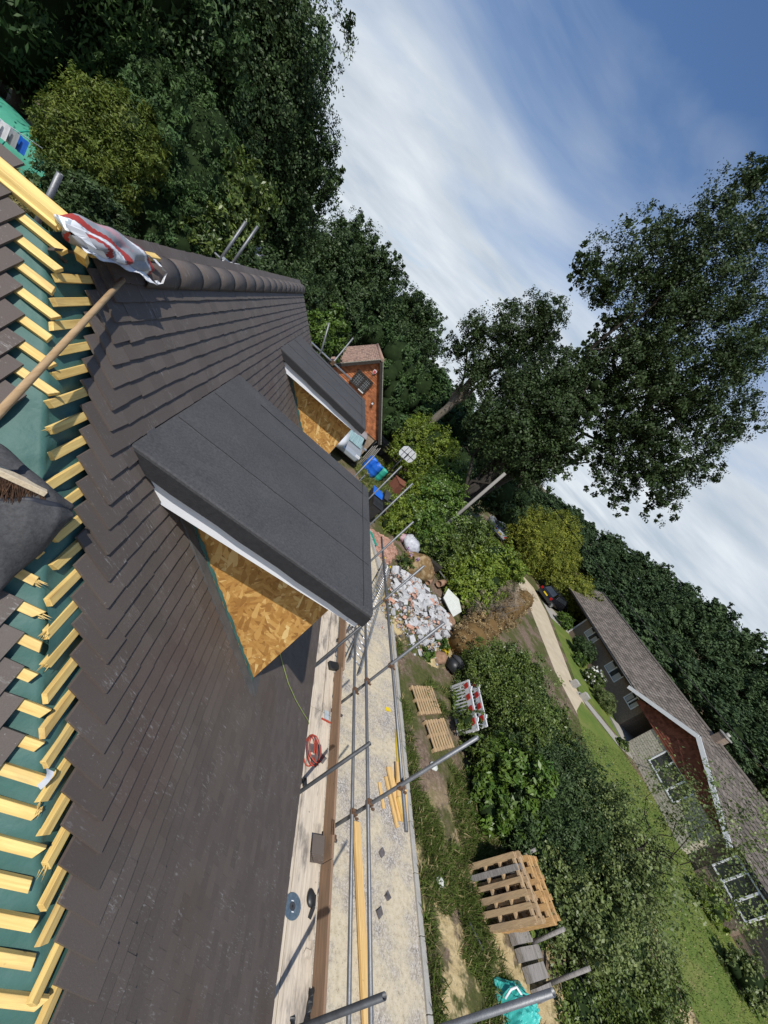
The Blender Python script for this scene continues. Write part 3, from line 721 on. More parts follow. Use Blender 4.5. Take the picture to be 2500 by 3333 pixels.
for y in (.67, 2.54, 4.35, 5.94, 7.61, 9.29): MB().tube([(2.75, y, -5.075), (4.05, y, -5.075)], TR, 10).build('transom', 'steel', sc)
for y in (.732, 2.60, 4.413, 6.0):
    for x, z, y0, y1 in RL:
        if y < y0: continue
        mb = MB(); sx = 3.834 if x < 3.86 else 3.886
        mb.box(sx - .045, sx + .045, y - .035, y + .035, z - .034, z + .034)
        mb.tube([(sx, y - .035, z + .02), (sx + .02, y - .075, z + .03)], .008, 6); mb.tube([(sx + .02, y + .035, z - .02), (sx + .06, y + .06, z - .05)], .008, 6); mb.box(sx + .01, sx + .05, y - .085, y - .06, z + .012, z + .045)
        mb.build('coupler', 'rust', sc, bevel=.008)
mb = MB(); mb.box(3.76, 3.84, 2.40, 2.47, -4.86, -4.80); mb.box(3.74, 3.78, 2.44, 2.62, -4.80, -4.785); mb.build('coupler', 'rust', sc, bevel=.008)
for x0, x1 in ((2.92, 3.137), (3.145, 3.357), (3.366, 3.566), (3.572, 3.744)):
    for y0, y1 in ((-1.6, .9), (.91, 4.18), (4.19, 8.0), (8.01, 11.1)):
        j = rnd.uniform(-.004, .004)
        MB().box(x0 + j, x1 + j, y0, y1, -5.038 + j, -5.0 + j * .6).build('deck_board', 'board_wood', sc, bevel=.004)
for y0, y1, x in ((-1.6, 2.2, 3.755), (2.21, 5.05, 3.757), (5.02, 8.6, 3.80)):
    MB().box(x, x + .036, y0, y1, -5.0, -4.785).build('toe_board', 'toe_board_wood', sc, bevel=.004)
# scaffold at the far gable and tubes behind the ridge
fs = thing('scaffold', (.4, 11.6, -GZ), 'far gable scaffold of weathered tubes with one horizontal pole above the second dormer', 'scaffold')
MB().tube([(.15, 11.6, -GZ), (.15, 11.6, -2.4), (.10, 11.6, -1.75), (-.19, 11.6, -1.05)], TR, 10).build('upright', 'steel', fs)
MB().tube([(.52, 11.66, -GZ), (.52, 11.66, -.90)], TR, 10).build('upright', 'steel', fs)
MB().tube([(-3.2, 11.63, -1.755), (1.19, 11.63, -1.755)], TR, 10).build('guard_rail', 'aluminium', fs)
mb = MB(); mb.box(.47, .57, 11.58, 11.70, -1.82, -1.70); mb.build('coupler', 'rust', fs)
mb = MB()
for z in (-1.98, -2.25): mb.box(-1.4, .1, 11.5, 11.53, z, z + .14)
mb.build('toe_board', 'white_paint', fs)
MB().tube([(3.3, 11.9, -GZ), (3.3, 11.9, -3.05)], TR, 10).build('upright', 'steel', fs)
rs = thing('scaffold', (-1.9, 7.4, -1.4), 'pair of scaffold tubes with short coupled cross poles poking up behind the ridge', 'scaffold')
k_ = .317
for a0, a1 in (((-6, 22.99, -3.89), (-6, 23.25, -1.44)), ((-6, 25.06, -3.85), (-6, 25.4, -1.31))):
    p0, p1 = Vector(a0) * k_, Vector(a1) * k_; p0.z = -1.45
    MB().tube([p0, p1], TR, 12, hollow=.14).build('upright', 'steel', rs)
MB().tube([Vector((-6, 23.04, -3.63)) * k_, Vector((-6, 26.57, -3.59)) * k_], TR, 12, hollow=.2).build('cross_tube', 'white_paint', rs)
MB().tube([Vector((-6, 23.43, -3.44)) * (k_ - .01), Vector((-6, 26.62, -3.88)) * (k_ - .01)], TR, 12, hollow=.2).build('cross_tube', 'aluminium', rs)
o = MB().tube([Vector((-4, 7.19, -3.0)) * .58, Vector((-4, 7.22, -1.73)) * .58], TR, 12, hollow=.14).build('scaffold_tube', 'steel', base=Vector((-4, 7.2, -3.0)) * .58); tag(o, 'single upright scaffold tube rising behind the yellow ridge timber', 'scaffold tube')
o = MB().tube([(-2.42, 3.73, -1.6), (-2.42, 3.73, -1.07)], TR, 12, hollow=.14).build('scaffold_tube', 'steel', base=(-2.42, 3.73, -1.6)); tag(o, 'scaffold tube end just showing above the yellow ridge timber, nearest the frame edge', 'scaffold tube')
# ladder from the drive up to the scaffold rail
ld = thing('ladder', (7.85, 14.3, -GZ), 'aluminium ladder leaning up from the drive to the scaffold beneath the nearer dormer', 'ladder')
F0, F1, T0, T1 = Vector((7.98, 14.08, -7.08)), Vector((7.70, 14.50, -7.08)), Vector((4.12, 5.03, -4.72)), Vector((3.86, 5.20, -4.72))
for a, c in ((F0, T0), (F1, T1)): MB().beam(a, c, .03, .095, (0, 0, 1)).build('rail', 'aluminium', ld)
for i in range(1, 34):
    t = i / 34; p, q = F0.lerp(T0, t), F1.lerp(T1, t); MB().tube([p, q], .016, 8).build('rung', 'aluminium', ld)
for a in (F0, F1): mb = MB(); mb.obox(a + Vector((.0, .03, .0)), (1, .0, 0), (0, 1, 0), (0, 0, 1), .06, .10, .12); mb.build('rubber_foot', 'number_plate', ld)
# ------------------------------------------------------------------ on the scaffold deck
Z5 = -4.998
g = thing('cutting_disc', (3.40, 1.765, Z5), 'round blue grey diamond cutting disc lying on the deck by the eaves', 'cutting disc')
mb = MB(); N = 48; v = [(3.40 + .115 * (1 + (.02 if i % 4 == 0 else 0)) * math.cos(2 * math.pi * i / N), 1.765 + .115 * math.sin(2 * math.pi * i / N), Z5 + .006) for i in range(N)]
mb.prism(v, (0, 0, .004)); mb.build('blade', 'disc_metal', g)
MB().tube([(3.40, 1.765, Z5 + .0105), (3.40, 1.765, Z5 + .013)], .038, 24).build('disc_label', 'steel_dark', g)
MB().tube([(3.40, 1.765, Z5 + .0133), (3.40, 1.765, Z5 + .0145)], .012, 16).build('arbor_hole', 'black_plastic', g)
mb = MB(); mb.box(3.395, 3.425, 1.715, 1.725, Z5 + .0102, Z5 + .0116); mb.box(3.378, 3.41, 1.805, 1.813, Z5 + .0102, Z5 + .0116); mb.build('disc_print', 'white_plastic', g)
g = thing('rubber_glove', (3.64, 1.83, Z5), 'black rubber knee pad with a loose strap on the deck beside the cutting disc', 'knee pad')
mb = MB(); mb.ball((3.635, 1.87, Z5 + .02), (.055, .085, .035), 16, 0, .12, 4); mb.build('pad', 'black_plastic', g)
mb = MB(); mb.beam((3.67, 1.90, Z5 + .045), (3.675, 1.80, Z5 + .04), .035, .012); mb.beam((3.675, 1.80, Z5 + .04), (3.645, 1.70, Z5 + .012), .04, .012); mb.build('strap', 'black_plastic', g)
g.name = 'knee_pad'
for i in range(6):
    mb = MB(); x = 3.60 + .022 * i; a = .10 + .05 * i
    o = MB().obox((3.63 + .014 * i, 2.355 - .012 * i, Z5 + .03 + .012 * (5 - i)), (1, 0, .22 - .05 * i), (0, 1, 0), (-.22 + .05 * i, 0, 1), .165, .20, .011).build('roof_tile', 'roof_tile_dark', base=(3.63 + .014 * i, 2.36, Z5 + .01 * i), bevel=.002)
    tag(o, 'dark plain roof tile in the tilted stack against the toe board', 'roof tile', 'stacked spare roof tiles on the deck')
o = MB().obox((3.66, 2.25, Z5 + .014), (1, .1, 0), (-.1, 1, 0), (0, 0, 1), .16, .10, .012).build('roof_tile', 'roof_tile_dark', base=(3.66, 2.25, Z5)); tag(o, 'broken half tile at the near foot of the tile stack on the deck', 'roof tile')
o = ribbon([(3.735, 1.20, Z5 + .03), (3.72, 1.12, Z5 + .05), (3.715, 1.04, Z5 + .03), (3.69, .97, Z5 + .05), (3.67, .90, Z5 + .03)], .05, (.7, .1, .7)).build('rubber_strip', 'black_plastic', base=(3.7, 1.05, Z5)); tag(o, 'curled black rubber strip against the toe board at the near end of the deck', 'rubber strip')
o = ribbon([(3.545, 1.01, Z5 + .01), (3.55, .96, Z5 + .02), (3.57, .90, Z5 + .015)], .05, (1, .2, .2)).build('rubber_strip', 'black_plastic', base=(3.55, .96, Z5)); tag(o, 'short flat black offcut beside the gap between two deck boards', 'rubber strip')
o = MB().obox((3.655, 4.15, Z5 + .008), (1, .1, 0), (-.1, 1, 0), (0, 0, 1), .085, .15, .014).build('plastic_packet', 'sack_print_grey', base=(3.655, 4.15, Z5)); tag(o, 'small pale blue plastic packet lying on the middle deck board', 'packet')
o = MB().beam((3.56, 4.055, Z5 + .012), (3.745, 4.05, Z5 + .012), .02, .02).build('red_strip', 'red_hose', base=(3.65, 4.05, Z5)); tag(o, 'thin red timber strip lying across the deck below the packet', 'strip')
pts = []
for i in range(90):
    a = i * .21; r_ = .15 + .02 * math.sin(i * .37); pts.append((3.36 + r_ * .75 * math.cos(a) + .001 * i, 3.46 + r_ * 1.35 * math.sin(a), Z5 + .02 + .0012 * i))
o = MB().tube(pts, .009, 7).build('hose', 'red_hose', base=(3.37, 3.45, Z5)); tag(o, 'coil of thin red hose on the deck against the eaves', 'hose')
for i, (x, y, a, L) in enumerate(((3.50, 3.55, .3, .20), (3.53, 3.38, 1.0, .17), (3.60, 3.44, -.5, .16), (3.49, 3.36, .1, .12))):
    o = MB().obox((x, y, Z5 + .012 + .008 * i), (math.cos(a), math.sin(a), .05), (-math.sin(a), math.cos(a), .1), (0, -.1, 1), L, .11, .012, jit=.008).build('tile_fragment', 'slate_frag', base=(x, y, Z5)); tag(o, 'grey broken tile fragment on the deck next to the red hose', 'tile fragment', 'broken tile bits beside the hose')
o = MB().obox((3.36, 3.02, Z5 + .03), (1, .2, 0), (-.2, 1, 0), (0, 0, 1), .05, .10, .05).build('battery_pack', 'black_plastic', base=(3.36, 3.02, Z5), bevel=.006); tag(o, 'small black battery block on the deck at the foot of the inner upright', 'battery')
o = MB().obox((3.70, 5.15, Z5 + .04), (1, .3, 0), (-.3, 1, 0), (0, 0, 1), .22, .16, .08).build('tool_box', 'black_plastic', base=(3.70, 5.15, Z5), bevel=.01); tag(o, 'black tool case on the far deck under the dormer fascia', 'tool case')
for i, (x, y, a) in enumerate(((3.69, 1.58, .3), (3.66, 1.44, 1.2))):
    o = MB().obox((x, y, Z5 + .006), (math.cos(a), math.sin(a), 0), (-math.sin(a), math.cos(a), 0), (0, 0, 1), .06, .07, .008, jit=.012).build('tile_fragment', 'board_wood', base=(x, y, Z5)); tag(o, ['pale flat flake on the deck nearest the knee pad strap', 'pale flat flake on the deck beside the toe board'][i], 'flake')
# ------------------------------------------------------------------ ground
G0 = -GZ
def sheet(name, poly, z, mat, th=.0):
    mb = MB(); 
    if th: mb.prism([(x, y, z) for x, y in poly], (0, 0, -th))
    else: mb.add([(x, y, z) for x, y in poly], [tuple(range(len(poly)))])
    return tag(mb.build(name, mat, base=(poly[0][0], poly[0][1], z)), kind='structure')
def hgt(x, y):
    # gently level around the houses, rising to wooded hills beyond
    r = math.hypot(x, y); h = 0
    a = math.degrees(math.atan2(x, y))
    if r > 46: h += min(1, (r - 46) / 60) * (5.5 if 38 < a < 120 else 3.5)
    return h
mb = MB(); N = 96; Rr = [0, 6, 12, 20, 30, 40, 46, 56, 70, 90, 115, 150, 220, 400, 900]
v = [(10, 5, G0)]
for r_ in Rr[1:]:
    for i in range(N):
        a = 2 * math.pi * i / N; x, y = 10 + r_ * math.sin(a), 5 + r_ * math.cos(a); v.append((x, y, G0 + hgt(x, y)))
f = [(0, 1 + (i + 1) % N, 1 + i) for i in range(N)]
for j in range(len(Rr) - 2):
    for i in range(N):
        a, b = 1 + j * N + i, 1 + j * N + (i + 1) % N; f.append((a, b, b + N, a + N))
mb.add(v, f, 0, True); tag(mb.build('ground', 'ground_soil', base=(10, 5, G0)), kind='structure')
sheet('drive', [(-9, -8), (7.72, -8), (7.72, 13.6), (6.9, 16.2), (2.6, 16.2), (2.6, 11), (-9, 11)], G0 + .004, 'sandy_drive')
k = thing('kerb', (7.78, 3, G0), 'line of concrete kerb stones dividing the sandy drive from the grass verge', 'kerb')
y = -7.5
while y < 10.6:
    MB().box(7.72, 7.84, y, y + .905, G0 - .05, G0 + .055 + rnd.uniform(-.006, .006)).build('kerb_stone', 'concrete', k, bevel=.01); y += .915
sheet('gravel_lane', [(23.0, -12), (24.9, -12), (24.6, 12.6), (24.7, 16.4), (27.9, 25.0), (29.0, 33), (27.5, 52), (23.8, 52), (25.2, 33), (24.4, 24), (22.4, 16), (22.5, 8)], G0 + .004, 'lane_gravel')
sheet('lawn', [(25.0, 15.9), (28.3, 24.7), (31.0, 24.4), (29.2, 14.4), (28.6, 13.2)], G0 + .012, 'lawn_grass')
sheet('lawn', [(18.6, -14), (29.0, -14), (26.6, 3.4), (28.4, 7.2), (27.6, 11.2), (26.5, 13.0), (24.4, 14.9), (22.6, 13.5), (19.5, 8)], G0 + .008, 'lawn_grass')
sheet('garden_path', [(24.3, 15.5), (25.0, 15.85), (27.2, 13.9), (28.8, 13.9), (28.6, 12.4), (26.6, 13.0)], G0 + .016, 'path_concrete')
sheet('patio', [(26.6, 3.4), (29.0, -14), (33, -14), (29.2, 8.6), (28.4, 7.2)], G0 + .018, 'path_concrete')
sheet('driveway', [(28.3, 24.7), (31.0, 24.4), (31.8, 30.4), (29.2, 30.6)], G0 + .016, 'path_concrete')
sheet('lawn', [(27.2, 36), (33.5, 39), (36, 47.5), (28.2, 46)], G0 + .012, 'lawn_grass')
# herringbone brick paving beyond the drive
mb = MB(); poly = [(6.85, 16.2), (8.4, 16.75), (8.65, 15.9), (7.9, 14.2), (7.15, 14.4), (6.9, 15.4)]
def inside(x, y, P):
    c = False
    for i in range(len(P)):
        (x1, y1), (x2, y2) = P[i], P[i - 1]
        if (y1 > y) != (y2 > y) and x < (x2 - x1) * (y - y1) / (y2 - y1) + x1: c = not c
    return c
B_ = .105
for i in range(-30, 31):
    for j in range(-16, 17):
        for ax in (0, 1):   # herringbone: one brick along, one across per lattice cell
            ox, oy = (i + 2 * j) * B_, (i - 2 * j) * B_
            cx, cy, sx, sy = (ox + B_, oy + B_ / 2, 2 * B_, B_) if ax == 0 else (ox + B_ / 2, oy + 2 * B_, B_, 2 * B_)
            a = R(35); X = 7.7 + cx * math.cos(a) - cy * math.sin(a); Y = 15.4 + cx * math.sin(a) + cy * math.cos(a)
            if inside(X, Y, poly): mb.obox((X, Y, G0 + .015 + rnd.uniform(-.004, .004)), (math.cos(a), math.sin(a), 0), (-math.sin(a), math.cos(a), 0), (0, 0, 1), sx - .008, sy - .008, .04)
tag(mb.build('brick_paving', 'brick_red', base=(7.7, 15.4, G0)), kind='structure')
e = thing('kerb', (7.0, 14.6, G0), 'curved row of worn stone edging beside the red herringbone paving', 'kerb')
for i in range(7): MB().obox((6.80 + .07 * i, 15.75 - .37 * i, G0 + .05), (.18, -1, 0), (1, .18, 0), (0, 0, 1), .36, .14, .12, jit=.01).build('kerb_stone', 'concrete', e)
gp = thing('plastic_edging', (6.92, 15.3, G0), 'strip of green plastic lawn edging lying on the brick paving edge', 'edging')
mb = MB()
for i in range(9): mb.obox((6.80 + .035 * i, 15.68 - .095 * i, G0 + .14), (.3, -1, .1), (1, .3, 0), (0, 0, 1), .10, .09 + .04 * (i % 2), .05)
mb.build('edging_strip', 'green_plastic', gp)
# ------------------------------------------------------------------ rubble heap
def heap(x, y):
    a, b = (x - 9.35) / 2.35, (y - 12.15) / 2.45; return max(0, .60 * (1 - (a * a + b * b)))
HP = [(7.25, 10.9), (7.6, 12.4), (7.95, 13.75), (9.0, 14.55), (9.8, 14.45), (11.2, 13.9), (11.5, 12.6), (10.3, 11.0), (9.3, 9.75), (8.6, 10.0)]
mb = MB()
for i in range(3200):
    x, y = rnd.uniform(7.0, 11.7), rnd.uniform(9.7, 14.7)
    if not inside(x, y, HP) and rnd.random() > .06: continue
    s_ = rnd.uniform(.025, .085); A = Vector([rnd.gauss(0, 1) for _ in range(3)]).normalized(); B2 = A.orthogonal().normalized()
    mb.obox((x, y, G0 + heap(x, y) + rnd.uniform(-.02, .05)), A, B2, A.cross(B2), s_ * rnd.uniform(.8, 1.8), s_, s_ * rnd.uniform(.3, .9), rnd.choice((0, 0, 0, 1, 2, 2)), jit=s_ * .18)
mb.grid(24, 24, lambda u, v: (7.0 + 4.7 * u, 9.7 + 5 * v, G0 + heap(7.0 + 4.7 * u, 9.7 + 5 * v) - .02), 3)
tag(mb.build('rubble', ['block_grey', 'brick_red', 'slate_frag', 'ground_soil'], base=(9.4, 12.2, G0)), kind='stuff')
protos = []
for k_ in range(5):
    mb = MB(); mb.obox((0, 0, -GZ + .0), (1, 0, 0), (0, 1, 0), (0, 0, 1), rnd.uniform(.22, .36), rnd.uniform(.17, .22), rnd.uniform(.09, .15), jit=.025); protos.append(mb)
def scatter(nm, mat, lab, cat, grp, n, sizes, seed):
    rr = random.Random(seed); pr = []; c = 0
    for k_ in range(4):
        mb = MB(); L, w_, h_ = [rr.uniform(*q) for q in sizes]
        mb.obox((0, 0, -GZ), (1, 0, 0), (0, 1, 0), (0, 0, 1), L, w_, h_, jit=w_ * .13)
        o = mb.build(nm, mat, base=(0, 0, -GZ), bevel=.006); tag(o, lab, cat, grp); pr.append([o, False])
    while c < n:
        x, y = rr.uniform(7.2, 11.6), rr.uniform(9.8, 14.6)
        if not inside(x, y, HP): continue
        p_ = pr[c % 4]; o = p_[0]
        if p_[1]: o = o.copy(); COL.objects.link(o)
        p_[1] = True
        o.location = (x, y, heap(x, y) + rr.uniform(.02, .10)); o.rotation_euler = (rr.uniform(-.7, .7), rr.uniform(-.7, .7), rr.uniform(0, 6.3)); k_ = rr.choice((.6, .75, .9, 1.0, 1.2, 1.45)); o.scale = (k_, k_, k_); c += 1
scatter('broken_block', 'block_grey', 'broken grey concrete block lying in the rubble heap beside the drive', 'concrete block', 'broken grey blocks in the rubble heap', 150, ((.19, .36), (.14, .21), (.09, .14)), 3)
scatter('broken_brick', 'brick_red', 'broken red brick lying in the rubble heap beside the drive', 'brick', 'broken red bricks in the rubble heap', 40, ((.12, .22), (.09, .11), (.06, .075)), 5)
scatter('slate_piece', 'slate_frag', 'dark broken tile piece lying in the rubble heap beside the drive', 'tile piece', 'dark tile pieces in the rubble heap', 44, ((.16, .27), (.12, .165), (.011, .02)), 8)
from mathutils import noise as mnoise
def rock(x, y, r, mat, lab, seed, cat='boulder', nm='boulder'):
    mb = MB(); mb.ball((0, 0, 0), 1, 36, 0, 0, seed); sd = seed * 3.7
    def f_(p):
        p = Vector(p); k_ = 1 + .30 * mnoise.noise(p * 1.3 + Vector((sd, 0, 0))) + .15 * mnoise.noise(p * 3.1 + Vector((0, sd, 0))) + .07 * mnoise.noise(p * 8 + Vector((0, 0, sd)))
        k_ = min(k_, 1.12); return (x + p.x * k_ * r[0], y + p.y * k_ * r[1], G0 + r[2] * .5 + p.z * k_ * r[2])
    mb.v = [f_(p) for p in mb.v]
    return tag(mb.build(nm, mat, base=(x, y, G0)), lab, cat)
rock(9.75, 15.45, (.85, .75, .62), 'moss_rock', 'large rounded boulder covered in brown moss behind the rubble heap', 2)
rock(9.0, 15.1, (.30, .30, .25), 'sandstone', 'small pale rock at the foot of the mossy boulder', 5, 'rock', 'rock')
rock(11.75, 12.55, (.42, .25, .20), 'sandstone', 'cream sandstone lump at the near right corner of the rubble heap', 7, 'rock', 'rock')
rock(10.15, 10.25, (.27, .24, .26), 'clay', 'reddish brown stone lump beside the black dustbin', 9, 'rock', 'rock')
for i, (x, y, a, L, r_, lab) in enumerate(((10.35, 14.75, 1.0, .55, .13, 'short brown clay drain pipe nearest the rubble blocks'), (11.25, 15.35, .75, .65, .17, 'wide clay chimney pot lying with its open end towards the rubble'), (10.75, 15.75, 1.1, .7, .16, 'brown clay pipe length lying behind the other pipes'))):
    d_ = Vector((math.cos(a), math.sin(a), .10)); p = Vector((x, y, G0 + r_ + .12))
    o = MB().tube([p + d_ * L, p], r_, 18, hollow=.16).build('clay_pipe', 'clay', base=(x, y, G0)); tag(o, lab, 'clay pipe')
o = MB().tube([(11.25, 12.85, G0), (11.25, 12.85, G0 + .42)], .30, 26).build('drum', 'clay', base=(11.25, 12.85, G0)); tag(o, 'rusty brown flat topped drum at the corner of the rubble heap', 'drum')
o = MB().prism([(11.30, 14.35, G0 + .30), (11.55, 15.0, G0 + .55), (12.15, 14.6, G0 + .62), (12.25, 13.9, G0 + .5), (11.75, 13.4, G0 + .26), (11.6, 13.75, G0 + .26)], (.03, .02, -.06)).build('concrete_slab', 'cast_slab', base=(11.7, 14.1, G0)); tag(o, 'pale broken concrete slab tilted against the laurel behind the rubble', 'slab')
rl = [(10.95, 16.7), (11.6, 16.1)]
o = MB().beam((10.7, 16.9, G0 + .45), (11.9, 15.7, G0 + .5), .05, .05).build('metal_strip', 'aluminium', base=(11.3, 16.3, G0)); tag(o, 'pale metal strip standing out of the laurel near the mossy boulder', 'metal strip')
o = MB().obox((10.75, 16.35, G0 + .42), (.7, -.6, .2), (.6, .7, 0), (0, -.2, 1), 1.0, .62, .5, jit=.05).build('tree_stump', 'bark', base=(10.75, 16.35, G0)); tag(o, 'grey brown tree stump section beside the mossy boulder', 'stump')
def bagmesh(c, r, seed, n=18): return MB().ball(c, r, n, 0, .26, seed)
o = bagmesh((9.55, 17.2, G0 + .30), (.55, .50, .42), 4).build('rubbish_sack', 'bag_grey', base=(9.55, 17.2, G0)); tag(o, 'shiny grey plastic rubbish sack slumped against the bushes beyond the paving', 'sack')
o = bagmesh((9.0, 17.4, G0 + .2), (.28, .25, .25), 14).build('rubbish_sack', 'sack_pink', base=(9.0, 17.4, G0)); tag(o, 'small pinkish bundle next to the grey plastic sack', 'bundle')
g = thing('compost_bag', (9.9, 19.0, G0), 'white compost bag with blue and red print standing in the bushes', 'bag')
mb = bagmesh((9.9, 19.0, G0 + .55), (.26, .22, .42), 21); mb.mi = [2 if i % 18 in (3, 4, 5, 12) and 40 < i < 120 else (1 if i % 18 in (7, 8, 13) and 60 < i < 150 else 0) for i in range(len(mb.f))]
mb.build('bag', ['white_plastic', 'red_plastic', 'blue_plastic'], g)
# verge things
def lattice(name, c, ux, uy, L, Wd, nsl, lab):
    t = thing(name, c, lab, 'pallet'); c = Vector(c); ux, uy = Vector(ux).normalized(), Vector(uy).normalized(); up = Vector((0, 0, 1))
    for i in range(nsl):
        p = c + ux * ((i + .5) / nsl - .5) * L + up * .125
        MB().obox(p, uy, ux, up, Wd + rnd.uniform(-.03, .03), L / nsl * .60, .022).build('slat', 'flat_pallet_wood', t, bevel=.002)
    for k_ in (-.44, 0, .44):
        MB().obox(c + uy * k_ * Wd + up * .06, ux, uy, up, L, .09, .10).build('bearer', 'flat_pallet_wood', t)
    return t
lattice('pallet', (8.95, 7.95, G0), (8.46 - 9.60, 8.42 - 8.95 + .0, 0), (.30, -1, 0), 1.20, .90, 9, 'slatted wooden pallet lying flat on the verge, the one nearer the rubble heap')
lattice('pallet', (9.32, 6.98, G0), (-1.1, -.55, 0), (.30, -1, 0), 1.12, .86, 8, 'slatted wooden pallet lying flat on the verge, the more weathered one towards the camera')
PLK = [((7.549, 6.455), (7.506, 5.30), .09, .045, 'number_plate', 'long yellow spirit level lying on the drive along the kerb', 'spirit level', 'spirit_level'),
       ((7.45, 5.52), (7.40, 4.70), .20, .05, 'fresh_timber', 'wide short plank on top of the timber pile by the kerb', 'plank', 'plank'),
       ((7.03, 5.10), (7.30, 4.15), .07, .05, 'fresh_timber', 'narrow dark edged batten on the house side of the timber pile', 'plank', 'plank'),
       ((6.83, 4.92), (6.93, 4.42), .09, .02, 'fresh_timber', 'thin separate strip of wood lying apart from the timber pile', 'plank', 'plank'),
       ((7.62, 5.0), (7.56, 4.35), .14, .06, 'fresh_timber', 'stubby timber offcut against the kerb under the scaffold rail', 'plank', 'plank'),
       ((7.15, 5.35), (7.42, 4.30), .16, .05, 'fresh_timber', 'broad plank at the bottom of the timber pile by the kerb', 'plank', 'plank'),
       ((7.33, 4.72), (7.47, 4.28), .10, .08, 'batten_wood_y', 'short thick yellow block at the near end of the timber pile', 'plank', 'plank'),
       ((6.115, 3.95), (6.40, .9), .16, .06, 'fresh_timber', 'very long plank lying on the sandy drive beneath the guard rails', 'plank', 'plank')]
for i, (a, b, w_, t_, m_, lab, cat, nm) in enumerate(PLK):
    z = G0 + .02 + t_ / 2 + (.06 if i in (1, 6) else .0) + .002 * i
    o = MB().beam((*a, z), (*b, z), w_, t_).build(nm, m_, base=(*a, G0), bevel=.003); tag(o, lab, cat)
o = MB().obox((7.28, 6.95, G0 + .02), (1, .2, 0), (-.2, 1, 0), (0, 0, 1), .17, .10, .03).build('wood_offcut', 'number_plate', base=(7.28, 6.95, G0)); tag(o, 'tiny yellow offcut of wood alone on the grey gravel drive', 'offcut')
for x, y, lab in ((6.83, 3.62, 'grey tile shard on the drive near the timber pile'), (6.95, 2.98, 'larger grey tile shard on the sandy drive by the kerb'), (6.72, 2.72, 'small dark stone on the sandy drive')):
    o = MB().obox((x, y, G0 + .02), (.8, .6, 0), (-.6, .8, 0), (0, 0, 1), .13, .10, .02, jit=.02).build('tile_shard', 'slate_frag', base=(x, y, G0)); tag(o, lab, 'tile shard')
for x, y, lab in ((8.51, 3.46, 'grey stone half buried in the verge grass'), (8.9, 5.95, 'pale stone on the verge near the flat pallets')):
    rock(x, y, (.13, .11, .07), 'cast_slab', lab, int(x * 10), 'stone', 'stone')
# pallets on edge in a leaning row
def edge_pallet(name, P0, P1, H, th, mat, lab, grp=None, n=6):
    t = thing(name, P0, lab, 'pallet', grp); P0, P1 = Vector(P0), Vector(P1); ux = (P1 - P0).normalized(); up = Vector((.06, -.09, 1)).normalized(); nx = ux.cross(up).normalized()
    if nx.x > 0: nx = -nx
    L = (P1 - P0).length
    for i in range(n):
        w_ = .095 + rnd.uniform(-.012, .02); s_ = .05 + (L - .10) * i / (n - 1)
        MB().obox(P0 + ux * s_ + up * H / 2 + nx * .011, up, ux, nx, H + rnd.uniform(-.02, .07), w_, .02, jit=.006).build('deck_board', 'grey_timber' if (i == 1 and mat == 'pallet_wood') else mat, t)
    for k_ in (.03, .35, .66, .96): MB().obox(P0 + ux * L / 2 + up * H * k_ - nx * .05, ux, up, nx, L, .045, .10).build('bearer', mat, t)
    for i in range(4):
        MB().obox(P0 + ux * (.05 + (L - .10) * i / 3) + up * H / 2 - nx * .111, up, ux, nx, H, .10, .02, jit=.004).build('deck_board', mat, t)
    return t
for i in range(8):
    mt = 'pallet_wood' if i < 4 else 'pallet_wood_fresh'; dx = .158 * i
    edge_pallet('pallet', (9.63 + dx, 3.98 + rnd.uniform(-.05, .07) + .02 * i, G0), (9.81 + dx * 1.02, 2.91 + rnd.uniform(-.05, .05) + .02 * i, G0), 1.16 + rnd.uniform(-.05, .12) - (.0 if i < 5 else .06), .14, mt,
                'weathered pallet with one grey board, front of the row standing on edge' if i == 0 else 'pallet standing on edge behind the front one in the row by the hedge', None if i == 0 else 'pallets standing on edge behind the front one')
for i, (x0, y0, x1, y1, w_) in enumerate(((10.66, 2.90, 11.46, 3.05, .22), (10.76, 2.65, 11.54, 2.80, .21), (10.88, 2.38, 11.55, 2.52, .24), (11.0, 2.10, 11.6, 2.24, .2))):
    o = MB().beam((x0, y0, G0 + .1), (x1, y1, G0 + .1), w_, .16).build('railway_sleeper', 'grey_timber', base=(x0, y0, G0)); tag(o, ['split grey old sleeper end nearest the pallet row', 'second split grey sleeper end from the pallet row', 'grey sleeper piece just beyond the turquoise bag', 'short grey sleeper piece beside the turquoise bag'][i], 'sleeper')
wf = thing('wire_fence', (11.5, 2.5, G0), 'old wire fence on grey posts running through the dark undergrowth behind the sleepers', 'fence')
for x, y, h in ((11.36, 2.91, 1.0), (11.62, 2.33, 1.15), (11.9, 1.3, 1.2), (11.2, 4.3, 1.0)): MB().tube([(x, y, G0), (x + .02, y + .03, G0 + h)], [.045, .04], 10).build('post', 'grey_timber', wf)
mb = MB()
for z in (.3, .6, .9, 1.15): mb.tube([(11.2, 4.3, G0 + z), (11.36, 2.91, G0 + z), (11.62, 2.33, G0 + z), (11.9, 1.3, G0 + z)], .0018, 4)
mb.build('wire', 'steel_dark', wf)
g = thing('builders_bag', (10.15, 1.9, G0), 'crumpled turquoise woven bag on the verge beside the grey sleepers', 'bag')
